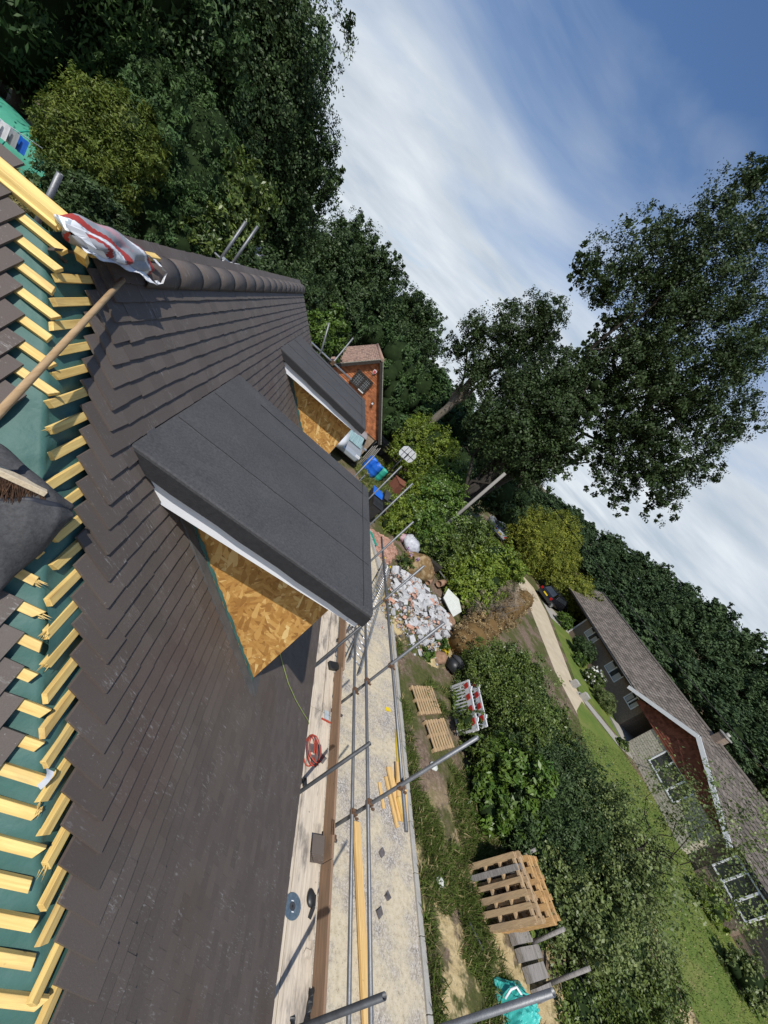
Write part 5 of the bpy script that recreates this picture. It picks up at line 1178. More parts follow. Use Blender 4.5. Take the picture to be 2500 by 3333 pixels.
MB().box(34.15, 35.05, 45.75, 46.65, G0 + .6, G0 + .68).build('seat', 'white_plastic', g)
# telegraph pole and overhead wire
pb, pt = AE(30.2, -10.1, 21.2), AE(30.35, -2.5, 21.2)
tp = thing('utility_pole', (pb[0], pb[1], G0), 'bare grey wooden utility pole standing among the dark trees', 'pole')
MB().tube([(pb[0], pb[1], G0), (pt[0], pt[1], pt[2])], [.10, .085], 14).build('pole', 'pole_timber', tp)
p0, p1 = Vector(AE(31.5, -.2, 30)), Vector((36, -8, -1.2))
mb = MB(); P = []
for i in range(40):
    t_ = i / 39; q = p0.lerp(p1, t_); q.z -= .9 * 4 * t_ * (1 - t_); P.append(q)
mb.tube(P, .022, 6); o = mb.build('overhead_cable', 'wire_black', base=p0); tag(o, 'black overhead cable sagging past the golden conifer and over the bungalow roof', 'cable')
# ------------------------------------------------------------------ left side garden pieces
sh = thing('garden_shed', (-4.6, 23.5, G0), 'small garden shed with white corrugated roof among the dark trees behind the ridge', 'shed')
q0, q1, q2, q3 = Vector((-5.35, 23.4, -2.08)), Vector((-4.82, 23.6, -1.62)), Vector((-3.68, 23.6, -2.28)), Vector((-4.25, 23.4, -2.75))
mb = MB(); mb.prism([q0, q1, q2, q3], (.02, .1, -.03)); mb.build('roof', 'shed_panel', sh)
mb = MB()
for i in range(1, 12): t_ = i / 12; mb.beam(q0.lerp(q3, t_) + Vector((0, -.01, .012)), q1.lerp(q2, t_) + Vector((0, -.01, .012)), .03, .02, (0, -1, .3))
mb.build('roof_rib', 'shed_panel', sh)
mb = MB(); mb.box(-5.2, -3.8, 23.7, 25.2, G0, -2.9); mb.build('wall', 'grey_timber', sh)
nt = thing('netting_tunnel', AE(-33, -12, 20), 'green netting tunnel cage at the far left edge behind the yellow bush', 'netting tunnel')
cN = Vector(AE(-33.2, -13.5, 20)); 
def tun(u, v):
    a = math.pi * v; return (cN.x - 3.2 + 4.9 * u, cN.y + 1.25 * math.cos(a) + .8 * u, cN.z - .4 + 1.75 * math.sin(a) ** .7 * (1 - .15 * u) + .03 * math.sin(u * 25))
MB().grid(26, 18, tun).build('netting', 'net_green', nt)
for u in (0.02, .25, .5, .75, 1.0): MB().tube([tun(u, i / 16) for i in range(17)], .03, 6).build('hoop', 'green_plastic', nt)
wl = thing('washing_line', AE(-32, -12.5, 17), 'washing line with pale clothes pegged in front of the green netting', 'washing line')
w0, w1 = Vector(AE(-36, -10.6, 17)), Vector(AE(-30.6, -11.0, 17)); MB().tube([w0, w0.lerp(w1, .5) - Vector((0, 0, .12)), w1], .012, 5).build('line', 'white_plastic', wl)
for i in range(5):
    p = w0.lerp(w1, .22 + .12 * i) - Vector((0, 0, .1)); m_ = ('white_plastic', 'blue_print', 'white_plastic', 'car_silver', 'blue_plastic')[i]
    MB().grid(5, 5, lambda u, v: (p.x + .26 * u, p.y + .03 * math.sin(u * 9), p.z - .38 * v)).build('cloth', m_, wl)
rt = thing('dead_root', (-7.0, 22.9, G0), 'grey dead upturned root hanging among the conifers behind the ridge', 'root'); mb = MB()
for i in range(16): limb(mb, (-6.75, 22.9, -2.55), (-7.0 + rnd.uniform(-.5, .45), 22.8 + rnd.uniform(-.3, .3), -3.3 + rnd.uniform(-.2, .45)), .05, .012, i, .16, 5)
limb(mb, (-6.75, 22.9, -2.5), (-6.5, 23.0, -2.25), .12, .09, 77, .05, 7); mb.build('root_wood', 'bark_pale', rt)
gc = thing('garden_chair', (-10.9, 20.9, G0), 'broken white plastic chair caught in the bushes left of the ridge', 'chair')
for a in ((-11.05, 21.3, -4.5), (-10.85, 21.3, -4.6), (-10.7, 21.25, -4.8)): MB().tube([a, (a[0] + .05, a[1], a[2] - .5)], .025, 6).build('slat', 'white_plastic', gc)
MB().obox((-10.9, 21.2, -4.75), (1, 0, -.5), (0, 1, 0), (.5, 0, 1), .45, .3, .08, jit=.04).build('seat', 'white_plastic', gc); MB().tube([(-10.75, 21.3, -4.4), (-10.55, 21.3, -4.55), (-10.5, 21.3, -5.0)], .02, 6).build('arm', 'white_plastic', gc)
# ------------------------------------------------------------------ vegetation
def L_(*rows):   # lobes from (azimuth, elevation, distance, radius[, height radius]) seen from the roof
    out = []
    for r_ in rows:
        x, y, z = AE(r_[0], r_[1], r_[2]); out.append((x, y, z, r_[3], r_[3], r_[4] if len(r_) > 4 else r_[3]))
    return out
def gbase(l): return (sum(q[0] for q in l) / len(l), sum(q[1] for q in l) / len(l), G0)
def shrub(name, lobes, n, L, W, leaf, label, cat='shrub', group=None, core=.70, stems=True, **kw):
    kw.setdefault('per', 30); kw.setdefault('clump', .24); n = int(n * (1.75 if n > 4000 else 1.2))
    if core: core = min(core, .56)
    b = gbase(lobes); t = thing(name, b, label, cat, group)
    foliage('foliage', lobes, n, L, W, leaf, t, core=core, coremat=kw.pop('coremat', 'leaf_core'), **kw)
    if stems:
        mb = MB()
        for i, l in enumerate(lobes[:6]): limb(mb, (b[0] + rnd.uniform(-.3, .3), b[1] + rnd.uniform(-.3, .3), G0), l[:3], .05, .02, i + 3, .05, 6)
        mb.build('stem', 'bark', t)
    return t
# the great dark trees on the left
l = L_((-22, 4.5, 28, 4.6), (-16.8, 6.0, 28, 2.9), (-13.4, 4.2, 28, 2.6), (-11.0, 1.2, 27, 1.7), (-14.5, -.5, 27.5, 2.3), (-18, 0, 27, 3.2), (-20, 8.5, 29, 3.2), (-10.9, -2.6, 27, 1.3), (-16, -4, 27, 2.0), (-24, 10, 29, 3.5))
tree('evergreen_oak', (AE(-16, 0, 28)[0], AE(-16, 0, 28)[1], G0), l, 210000, .155, .085, 'leaf_holm', 'huge dark evergreen oak filling the sky left of centre behind the ridge', trunk=(.45, None), limbs=14, core=.52, seed=3, clump=.19, per=60, spr=.03, fill=.15)
l = L_((-31, 6, 25, 4.2), (-36, 1, 24, 3.6), (-29, -1, 25, 2.8), (-27, 4, 25, 2.8), (-34, -4, 24, 2.6), (-41, 3, 23, 4), (-33, 12, 25, 4))
tree('cypress_tree', (AE(-33, 0, 25)[0], AE(-33, 0, 25)[1], G0), l, 80000, .20, .07, 'leaf_conifer', 'very dark cypress with drooping fronds in the top left corner', trunk=(.4, None), core=.68, seed=5, droop=.9, clump=.2)
l = L_((-24.5, -1.5, 22.5, 1.9), (-22.0, -1.2, 22, 1.8), (-21.0, -4.5, 21, 1.7), (-23.5, -5.5, 21, 1.8), (-20.5, -8, 20.5, 1.6), (-22.5, -9.5, 20, 1.6), (-19.5, -11, 19.5, 1.3), (-25, -9, 20, 1.4))
tree('western_thuja', gbase(l), l, 60000, .15, .055, 'leaf_conifer', 'green thuja with feathery drooping sprays right behind the striped sack', trunk=(.22, None), core=.72, seed=6, droop=1.2, clump=.2)
l = L_((-17.6, -3.5, 22, 1.5), (-16.2, -1.6, 22.5, 1.4), (-16.8, -6.5, 21, 1.4), (-18.4, -8.0, 20.5, 1.3), (-15.2, -4.6, 22, 1.1), (-14.6, -1.2, 22.5, .75), (-16, -9.5, 20, 1.1))
shrub('cherry_laurel', l, 17000, .19, .075, 'leaf_hedge', 'tall laurel bush with yellow lit leaves left of the two scaffold tubes behind the ridge')
l = L_((-28.4, -6.4, 19.5, 1.05), (-26.2, -5.2, 19.5, 1.15), (-24.8, -6.6, 19.3, 1.0), (-29.6, -8.8, 19, .9), (-27.3, -9.0, 19, 1.1), (-25.2, -9.6, 18.8, .8), (-28.5, -11, 18.5, .8))
shrub('yellow_bush', l, 50000, .11, .035, 'leaf_privet', 'rounded yellow green bush glowing below the dark cypress at upper left')
l = L_((-30.0, -15.4, 16.5, .6), (-28.5, -13.4, 16, .75), (-26.4, -13.2, 16, .8), (-24.4, -13.8, 16, .8), (-22.4, -14.6, 15.6, .7), (-20.6, -15.2, 15.4, .6), (-27, -16, 15, .8))
shrub('bramble_bush', l, 16000, .12, .05, 'leaf_holm', 'dark bramble bank just behind the yellow ridge timber')
l = L_((-33.5, -16.0, 16.5, .7), (-31.6, -16.2, 16.3, .6), (-30.2, -16.6, 16, .55))
shrub('dry_grass_clump', l, 9000, .30, .02, 'grass_dry', 'brown dry grass bank below the green netting at the left edge', 'grass clump', coremat='leaf_core_dry', droop=-.6)
l = L_((-9.6, -6.0, 21, 1.1), (-12.4, -7.4, 20.5, .9), (-7.2, -7.5, 23, 1.3), (-6, -5, 26, 1.6), (-9, -3.2, 27, 1.2))
shrub('cherry_laurel', l, 12000, .17, .07, 'leaf_holm', 'dark bush crowding the little white roofed shed')
# middle trees behind the ridge end
l = L_((-6.0, .2, 44, 3.4), (-4.0, 2.8, 46, 2.7), (-2.0, 2.6, 46, 3.0), (.2, 3.2, 46, 2.4), (1.2, 1.0, 45, 2.8), (-3, -2.0, 43, 3.6), (0, -3, 42, 3.0), (-7.2, -3.2, 40, 2.4))
tree('broadleaf_tree', gbase(l), l, 85000, .22, .13, 'leaf_holm', 'rounded dark tree group just right of the great evergreen oak', trunk=(.4, None), core=.48, seed=8, clump=.22)
l = L_((5.0, 2.4, 50, 3.0), (7.6, 2.8, 50, 2.9), (9.4, 1.6, 50, 2.8), (10.6, .8, 49, 2.0), (7, -1, 48, 3.4), (3.6, -.6, 47, 2.8), (10.4, -2.2, 47, 2.4), (4, -4, 44, 2.6))
tree('broadleaf_tree', gbase(l), l, 85000, .22, .13, 'leaf_holm', 'dark tree with rounded crown above the brick house roof', trunk=(.4, None), core=.46, seed=9, clump=.22)
l = L_((5.2, -2.6, 36, 1.8), (8.2, -2.4, 34, 1.8), (10.4, -3.4, 32, 1.6), (9.0, -5.5, 31, 1.6), (11.8, -6, 30, 1.5), (12.4, -8.6, 29, 1.4), (10.5, -9, 29.5, 1.4), (13.6, -9.8, 27.5, 1.0), (13.2, -5, 32, 1.4))
tree('western_thuja', gbase(l), l, 24000, .24, .09, 'leaf_conifer', 'mid green thuja standing right behind the gable of the brick house', trunk=(.25, None), core=.7, seed=10, droop=1.1, clump=.2)
l = L_((-.8, -5.2, 24, .9), (.6, -5.8, 24, .8), (-1.8, -6.6, 23, .8), (-.2, -7.5, 22, .8), (1.5, -7.2, 24, .8))
shrub('cherry_laurel', l, 8000, .17, .07, 'leaf_laurel', 'bright green bush beyond the end of our ridge, left of the far scaffold tube')
l = L_((14.5, -3.0, 38, 2.6), (17.5, -3.4, 37, 2.4), (20.5, -3.6, 36, 2.2), (16, -6.5, 33, 2.0), (19.5, -6.5, 33, 2.0), (15.2, -8.8, 29, 1.5))
tree('broadleaf_tree', gbase(l), l, 22000, .28, .14, 'leaf_conifer', 'dark evergreen filling the gap between the brick house and the bright bush', trunk=(.3, None), core=.7, seed=12)
l = L_((23.5, -3.4, 34, 2.4), (26.5, -3.2, 34, 2.4), (29, -4.5, 36, 2.2), (25, -6.8, 31, 2.0), (28, -7.5, 31, 2.0), (31.5, -4.8, 37, 2.2), (33.6, -3.6, 39, 2.0), (34.5, -5.8, 38, 1.6))
tree('broadleaf_tree', gbase(l), l, 26000, .28, .14, 'leaf_holm', 'dark evergreen mass around the bare utility pole', trunk=(.3, None), core=.7, seed=13)
# the two tall trees on the right
l = L_((14.0, 6.4, 30, 1.5), (15.2, 9.4, 30, 1.6), (17.2, 12.2, 30, 1.7), (19.2, 13.6, 30, 1.6), (20.0, 10.6, 30, 1.7), (18.2, 8.6, 30, 1.5), (21.6, 7.4, 29.5, 1.7), (16.6, 5.2, 30, 1.3), (13.2, 3.6, 30, 1.0), (20.4, 4.6, 29, 1.6), (22.4, 10.8, 30, 1.3), (19.0, 3.0, 29, 1.5), (23.0, 4.2, 29, 1.6))
tree('oak_tree', (AE(16.9, -6, 30)[0], AE(16.9, -6, 30)[1], G0), l, 60000, .13, .08, 'leaf_oak', 'open crowned oak with pale leaning trunk standing left of the biggest oak', trunk=(.36, AE(19.0, 9.0, 30)), bark='bark_pale', limbs=8, seed=14, clump=.23, per=45, sigma=.55, fill=.3)
l = L_((19.8, 21.6, 24, 1.6), (22.0, 24.6, 24, 1.9), (25.4, 26.6, 24, 2.2), (29.2, 25.6, 24, 2.5), (28.0, 20.6, 24, 2.1), (33.0, 21.6, 24, 2.6), (37.2, 19.2, 24, 2.2), (38.6, 15.0, 24, 2.0), (41.6, 13.4, 24, 1.7), (43.4, 9.8, 24, 1.5), (34.2, 15.6, 24, 2.1), (30.2, 15.4, 24, 1.9), (38.6, 10.2, 24, 1.4), (41.0, 7.4, 24, 1.2), (35.6, 11.2, 24, 1.4), (18.4, 19.4, 24, .9), (44.6, 13.0, 24, 1.1), (26.6, 16.2, 24, 1.0), (25.0, 31.0, 24.5, 1.7), (31.5, 30.2, 24.5, 2.0), (37, 24.6, 24.5, 2.0), (41.6, 18.4, 24.5, 1.8), (46.0, 7.6, 24, .9), (25.4, 13.4, 23.8, 1.0), (28.4, 12.0, 23.6, 1.3), (31.4, 11.6, 23.6, 1.2), (29.0, 9.0, 23.6, 1.1), (33.8, 12.8, 23.6, 1.2), (31.2, 18.4, 23.4, 1.6), (36.2, 13.0, 23.4, 1.3), (39.8, 4.6, 24, .8), (42.6, 5.6, 24, .8), (21.8, 19.8, 24, 1.0), (24.2, 21.0, 24, 1.3), (24.8, 17.4, 24, .9), (36.5, 7.8, 24, 1.1), (38.4, 6.8, 24, 1.0), (34.6, 8.6, 24, 1.0), (40.6, 10.6, 24, 1.3), (37.4, 12.4, 23.4, 1.3))
pk = [2, 3, 4, 5, 6, 7, 8, 10, 11, 14]; l = [l[i] for i in pk] + [q for i, q in enumerate(l) if i not in pk]
tree('oak_tree', (AE(29.4, -8, 25)[0], AE(29.4, -8, 25)[1], G0), l, 170000, .125, .075, 'leaf_oak', 'largest oak with broad spreading crown reaching out of the right edge of the sky', trunk=(.42, AE(31.0, 17.0, 24)), limbs=10, seed=15, clump=.22, per=45, sigma=.55, fill=.35)
l = L_((24.6, 7.6, 22.6, 1.8), (27.0, 5.0, 22.6, 1.8), (29.6, 6.8, 22.4, 1.6), (26.0, 1.8, 22.6, 1.8), (29.0, 2.2, 22.6, 1.7), (23.6, .8, 22.8, 1.5), (31.8, 3.0, 22.6, 1.3), (28.4, -1.0, 22.8, 1.6), (33.2, 5.6, 22.4, 1.1), (32.8, .2, 22.8, 1.2), (34.6, 2.6, 22.6, .8), (25.4, 10.8, 22.6, 1.3))
tree('oak_tree', gbase(l), l + L_((27.5, 9.6, 22.6, 1.2), (30.4, 9.4, 22.6, 1.1), (29.6, 12.6, 22.8, 1.0), (26.6, 13.4, 22.8, .9), (31.2, 5.6, 22.6, 1.1)), 70000, .13, .08, 'leaf_oak', 'shadowy lower oak crown between the two tall trees above the utility pole', trunk=(.3, None), core=.3, limbs=16, seed=16, clump=.25, per=40)
# golden conifers and garden of the bungalow
x, y, z = AE(40.6, -4.2, 44)
l = [(x, y, G0 + 3.3, 3.0, 3.0, 3.6), (x - 1.6, y + 1.4, G0 + 2.8, 2.2, 2.2, 2.8), (x + 1.8, y - 1.2, G0 + 2.6, 2.3, 2.3, 2.8), (x + .6, y - .4, G0 + 4.6, 2.0, 2.0, 2.0)]
t_ = thing('golden_conifer', (x, y, G0), 'large clipped golden conifer beside the bungalow garage', 'conifer'); foliage('foliage', l, 110000, .13, .07, 'leaf_golden', t_, core=.74, coremat='leaf_core_golden', clump=.15, per=30, up=.5, fill=.0); MB().tube([(x, y, G0), (x, y, G0 + 2)], .18, 8).build('trunk', 'bark', t_)
x, y, z = AE(48.0, -4.4, 44)
l = [(x, y, G0 + 2.2, 1.7, 1.7, 2.2), (x + 1.2, y - 1.0, G0 + 1.9, 1.4, 1.4, 1.9), (x - 1.3, y + 1.0, G0 + 1.8, 1.4, 1.4, 1.8)]
t_ = thing('golden_conifer', (x, y, G0), 'smaller bright golden conifer just behind the end of the bungalow roof', 'conifer'); foliage('foliage', l, 40000, .13, .07, 'leaf_golden', t_, core=.74, coremat='leaf_core_golden', clump=.15, per=30, up=.5, fill=.0); MB().tube([(x, y, G0), (x, y, G0 + 1.2)], .12, 8).build('trunk', 'bark', t_)
def bsh(name, s_, o_, z, r_, n, leaf, lab, cat='shrub', **kw):
    p = Bp(s_, o_, z); q = [(p.x, p.y, p.z, r_, r_, r_ * .9), (p.x + .2, p.y - .4 * r_, p.z - .25 * r_, r_ * .75, r_ * .75, r_ * .7), (p.x - .2, p.y + .4 * r_, p.z - .2 * r_, r_ * .75, r_ * .75, r_ * .7)]
    return shrub(name, q, n, kw.pop('L', .13), kw.pop('W', .06), leaf, lab, cat, **kw)
bsh('round_bush', 4.75, 1.05, .95, .85, 9000, 'leaf_holm', 'dark clipped round bush between two windows of the bungalow')
bsh('garden_shrub', 1.0, 1.2, .62, .62, 5000, 'leaf_laurel', 'loose green shrub in front of the bungalow garage door edge')
h_ = bsh('hydrangea', 8.2, 1.7, .65, .72, 4000, 'leaf_hedge', 'white flowering hydrangea under the bungalow wall', 'flowering shrub')
p = Bp(8.2, 1.7, .65); FL = foliage('white_flowers', [(p.x - .1, p.y, p.z + .08, .74, .74, .68)], 420, .12, .11, 'petal_white', h_, clump=.14, per=12, fill=0); FL['kind'] = 'stuff'
bsh('garden_shrub', 9.9, 1.6, .55, .65, 5000, 'leaf_pale', 'wispy pale shrub beside the bungalow porch', L=.2, W=.03)
bsh('garden_shrub', 6.4, 2.0, .35, .5, 2500, 'leaf_laurel', 'low leafy plant on the bungalow lawn edge')
bsh('garden_shrub', 13.0, 1.6, .25, .38, 1200, 'leaf_hedge', 'small plant at the foot of the bungalow stone wall')
bsh('garden_shrub', 20.6, 1.8, .5, .65, 3500, 'leaf_bright', 'leafy green plant below the large bungalow bay window')
bsh('garden_shrub', 23.0, 2.4, .5, .8, 4000, 'leaf_pale', 'grey green shrub beyond the terracotta flower pot')
# wooded hill behind the bungalow: a few crowns, copied
hp = []
for v_ in range(4):
    rr = random.Random(40 + v_); l = [(rr.uniform(-1.9, 1.9), rr.uniform(-1.9, 1.9), -GZ + 5.2 + rr.uniform(-2.0, 2.4), rr.uniform(1.5, 2.6)) for _ in range(8)] + [(0, 0, -GZ + 8.0, 1.9), (0, 0, -GZ + 5.5, 3.0)]
    hp.append(tree('woodland_tree', (0, 0, G0), l, 17000, .40, .23, 'leaf_wood', 'leafy tree in the wood on the hillside beyond the bungalow', 'tree', 'trees of the wood beyond the bungalow', trunk=(.3, None), core=.48, limbs=4, seed=60 + v_, clump=.25, per=40))
prof = [(28, -1.6), (33, -1.6), (38, .2), (43, 1.5), (47, 3.0), (50.5, 4.4), (54, 5.4), (57.8, 6.3), (60, 6.0), (62.4, 5.0), (66, 5.0), (72, 6), (80, 6), (92, 6)]
def pel(a):
    for (a0, e0), (a1, e1) in zip(prof, prof[1:]):
        if a0 <= a <= a1: return e0 + (e1 - e0) * (a - a0) / (a1 - a0)
    return 5
used = [0] * 4; rr = random.Random(77)
for row, (d_, fr) in enumerate(((58, .10), (68, .45), (80, .78), (94, 1.0))):
    a = 33.5 + row * 1.3
    while a < 91:
        dd = d_ + rr.uniform(-4, 4); x, y = dd * math.sin(R(a)), dd * math.cos(R(a)); g_ = hgt(x, y)
        topz = dd * math.tan(R(-5.0 + (pel(a) + 5.0) * fr + rr.uniform(-1.0, .45)))
        hh = max(5, topz - (G0 + g_)); k_ = hh / 10.0; v_ = rr.randrange(4)
        wd = max(.9, k_) * rr.uniform(.95, 1.2)
        if not used[v_]: o = hp[v_]; o.location = (x, y, g_); o.rotation_euler = (0, 0, rr.uniform(0, 6)); o.scale = (wd, wd, k_); used[v_] = 1
        else: dup(hp[v_], (x, y, G0 + g_), rr.uniform(0, 6), (wd, wd, k_))
        a += math.degrees(4.9 * wd / dd)
for a, d_, h_ in ((-3, 62, 9), (3, 66, 9), (-9, 60, 8), (9.5, 64, 8), (14, 58, 8), (19, 60, 8.5), (24, 56, 8), (29, 58, 8), (-14, 52, 8), (-20, 50, 11), (-27, 46, 12), (-34, 42, 12), (-41, 40, 12)):
    x, y = d_ * math.sin(R(a)), d_ * math.cos(R(a)); dup(hp[int(abs(a)) % 4], (x, y, G0 + hgt(x, y)), a, (1.15, 1.15, h_ / 10), 'background tree closing the gap behind the nearer garden trees')['group'] = 'background trees behind the gardens'
# shrubs between the rubble and the lane
l = L_((17.6, -8.2, 28.5, 1.5), (20.2, -7.0, 28.5, 1.6), (22.6, -7.8, 28, 1.5), (19.0, -10.8, 27.5, 1.4), (22.0, -10.6, 27, 1.4), (24.0, -11.0, 26, 1.0))
shrub('privet_bush', l, 20000, .15, .055, 'leaf_bright', 'bright lime green bush directly behind the basketball backboard')
l = L_((24.6, -14.4, 21.0, 1.0), (25.2, -17.0, 20.0, 1.0), (24.6, -19.6, 19.4, .75), (25.6, -12.4, 22, 1.0), (23.6, -11.6, 24.5, .8))
shrub('bamboo_bush', l, 15000, .16, .04, 'leaf_bright', 'narrow leaved yellow green bush between the wheelie bins and the brown chest')
l = L_((26.4, -11.4, 22, 1.4), (29.4, -12.8, 21.8, 1.25), (26.4, -15.4, 20.8, 1.3), (29.4, -15.6, 21.0, 1.2), (27.0, -17.8, 20.8, .9), (29.8, -17.6, 21.0, .9), (25.6, -8.6, 25, 1.2))
shrub('cherry_laurel', l, 22000, .15, .06, 'leaf_laurel', 'tall laurel in the middle of the shrubbery behind the brick paving')
l = L_((32.4, -13.2, 22, 1.3), (35.4, -12.6, 22, 1.35), (32.4, -16.0, 21.2, 1.25), (35.4, -15.8, 21.3, 1.3), (31.8, -17.8, 21.2, .9), (34.8, -17.8, 21.4, .9), (37.4, -17.4, 21.2, .95))
shrub('cherry_laurel', l, 22000, .15, .06, 'leaf_hedge', 'dense laurel behind the clay pipes and the broken slab')
l = L_((38.4, -11.4, 21.8, 1.3), (40.4, -10.8, 22, 1.0), (38.4, -15.6, 20.4, 1.3), (40.6, -14.4, 20.8, 1.1), (39.8, -18.4, 19.8, .9), (41.6, -17.6, 19.8, .8), (41.8, -10.2, 22, .6))
shrub('cherry_laurel', l, 17000, .15, .06, 'leaf_bright', 'sunlit laurel with reaching shoots at the lane end of the shrubbery')
l = L_((42.6, -14.4, 20.5, .85), (43.4, -13.0, 21.2, .8), (42.0, -17.0, 19.0, .8), (44.0, -15.0, 20, .7))
t_ = shrub('dead_bush', l, 2600, .28, .014, 'leaf_dead_twig', 'bare greyish brown twiggy bush at the far end of the brown hedge', core=0)
mb = MB(); b_ = gbase(l)
for i in range(60):
    q = l[i % 4]; limb(mb, (b_[0] + rnd.uniform(-.7, .7), b_[1] + rnd.uniform(-.7, .7), G0), (q[0] + rnd.uniform(-1, 1), q[1] + rnd.uniform(-1, 1), q[2] + rnd.uniform(-.3, .9)), .018, .005, i, .1, 4)
mb.build('twigs', 'bark_pale', t_)
l = [(11.35 + .72 * i, 11.35 + .72 * i, G0 + .66 + .02 * i, .78, .78, .66) for i in range(14)]
t_ = thing('beech_hedge', (15.5, 15.6, G0), 'low brown dried out hedge running straight away beside the shrubbery', 'hedge'); foliage('foliage', l, 42000, .07, .035, 'leaf_dry', t_, core=.84, coremat='leaf_core_dry', clump=.3, per=50, fill=.1)
mb = MB()
for i in range(14): limb(mb, (11.4 + .72 * i, 11.5 + .72 * i, G0), (11.4 + .72 * i, 11.5 + .72 * i, G0 + .8), .03, .02, i, .05, 5)
mb.build('stem', 'bark', t_)
# the broad hedge between the verge and the bungalow's lawn
l = L_((49.4, -21.2, 15.2, 1.0), (51.6, -20.0, 15.6, 1.1), (49.4, -23.8, 15.2, .8), (52.0, -23.0, 15.2, 1.0), (51.6, -26.5, 14.4, .5))
shrub('holly_hedge', l, 36000, .075, .036, 'leaf_hedge', 'stretch of mixed hedge with small leaves right behind the black dustbin', 'hedge')
l = L_((53.6, -27.2, 12.7, .42), (53.0, -19.8, 15.2, 1.2), (56.4, -19.4, 15.0, 1.2), (54.6, -22.0, 14.8, 1.1), (57.8, -22.0, 14.2, 1.15), (58.6, -27.0, 12.6, .65), (59.6, -20.6, 14.4, 1.1))
shrub('holly_hedge', l, 40000, .075, .036, 'leaf_hedge', 'stretch of dark hedge that swallows the two road barriers', 'hedge')
l = L_((60.0, -26.2, 12.6, .75), (62.4, -25.2, 12.6, .85), (61.2, -29.6, 11.9, .65), (63.6, -29.8, 11.8, .6), (64.8, -26.8, 12.3, .7))
shrub('cherry_laurel', l, 7500, .17, .068, 'leaf_laurel', 'glossy large leaved laurel at the verge beside the flat pallets', core=.45)
l = L_((61.6, -22.6, 13.6, 1.1), (65.0, -23.2, 13.4, 1.1), (63.0, -20.8, 14.3, 1.1), (66.4, -20.6, 14.1, 1.15), (68.4, -23, 13.2, 1.1), (67.0, -26.4, 12.6, .9))
shrub('holly_hedge', l, 44000, .075, .036, 'leaf_holm', 'dark middle part of the hedge behind the glossy laurel', 'hedge')
l = L_((70.0, -20.4, 14.1, 1.15), (73.4, -21.0, 14.0, 1.15), (72.0, -24.4, 13.2, 1.05), (75.6, -25.0, 13.0, 1.05), (71.0, -26.6, 12.7, .9), (74.8, -26.6, 12.8, .9), (77.0, -22.6, 14.4, 1.15))
shrub('hazel_hedge', l, 38000, .072, .048, 'leaf_pale', 'lighter round leaved part of the hedge above the pallet row', 'hedge')
l = L_((79.6, -24.8, 14.2, 1.2), (83.4, -26.8, 14.0, 1.2), (80.4, -24.0, 15.8, 1.1), (84.4, -25.2, 15.6, 1.1), (88, -26, 15.4, 1.1), (80.0, -29.0, 13.0, 1.0), (84.4, -31, 13, 1.1), (88, -30, 13.4, 1.1), (87.6, -34, 12.4, 1.0), (82.0, -32, 12.6, .9))
shrub('holly_hedge', l, 44000, .075, .036, 'leaf_hedge', 'dark hedge part at the bottom right behind the grey fence posts', 'hedge')
l = L_((66.0, -17.0, 14.0, .9), (68.5, -17.5, 13.8, 1.0), (71.5, -17.5, 13.8, 1.0), (75.5, -18.0, 13.6, 1.0), (78.0, -20.0, 13.4, .9), (67.6, -12.0, 14.2, .9), (70.0, -10.0, 14.2, .95), (72.4, -9.6, 14.2, 1.0), (74.8, -10.8, 14.2, 1.05), (76.6, -13.0, 14.0, 1.0), (69.4, -14.0, 14, .9), (73.8, -13.8, 14, 1.0), (72.0, -6.6, 14.4, .6), (75.0, -7.6, 14.3, .65))
tree('hazel_sapling', gbase(l), l, 8500, .062, .045, 'leaf_pale', 'airy small leaved sapling rising from the hedge in front of the bungalow', 'young tree', trunk=(.05, None), limbs=12, seed=21, clump=.34, per=26, sigma=.6)
l = [(10.6 + .12 * i + rnd.uniform(-.2, .2), 8.6 - .55 * i, G0 + .10, .38, .45, .26) for i in range(11)]
shrub('bramble_patch', l, 7000, .08, .055, 'leaf_hedge', 'low bramble and ivy creeping from the hedge foot over the verge', 'ground cover', core=.6, stems=False)
l = [(10.1, 10.75, G0 + .25, .5, .4, .35), (9.4, 10.0, G0 + .18, .35, .3, .25)]
t_ = shrub('fern_clump', l, 1500, .16, .05, 'leaf_laurel', 'green fern clump with yellow flowers between the rubble and the dustbin', 'plant', core=.5, stems=False); FL = foliage('yellow_flowers', [(10.25, 10.45, G0 + .42, .17, .14, .09)], 90, .09, .04, 'leaf_yellow', t_); FL['kind'] = 'stuff'
l = [(8.75, 14.95, G0 + .35, .38, .38, .45), (9.15, 15.0, G0 + .25, .3, .25, .3)]
t_ = shrub('lavender_plant', l, 1400, .12, .03, 'leaf_hedge', 'purple flowering plant beside the mossy boulder', 'plant', core=.5, stems=False); FL = foliage('purple_flowers', [(9.0, 15.2, G0 + .7, .35, .3, .2), (9.3, 16.3, G0 + .4, .4, .3, .2)], 160, .09, .06, 'petal_purple', t_); FL['kind'] = 'stuff'
l = [(6.75, 20.6, G0 + .08, .6, .9, .2), (7.2, 21.4, G0 + .1, .6, .6, .2), (6.2, 22.2, G0 + .12, .5, .5, .25)]
shrub('grass_clump', l, 7000, .28, .02, 'grass_blade', 'long rough grass in front of the blue barrels', 'grass clump', core=.5, stems=False, droop=-.8)
l = [(8.0, 20.9, G0 + .15, .5, .6, .3)]
shrub('yellow_plant', l, 1500, .12, .04, 'leaf_privet', 'low yellow green plant beside the wheelie bins', 'plant', core=.5, stems=False)
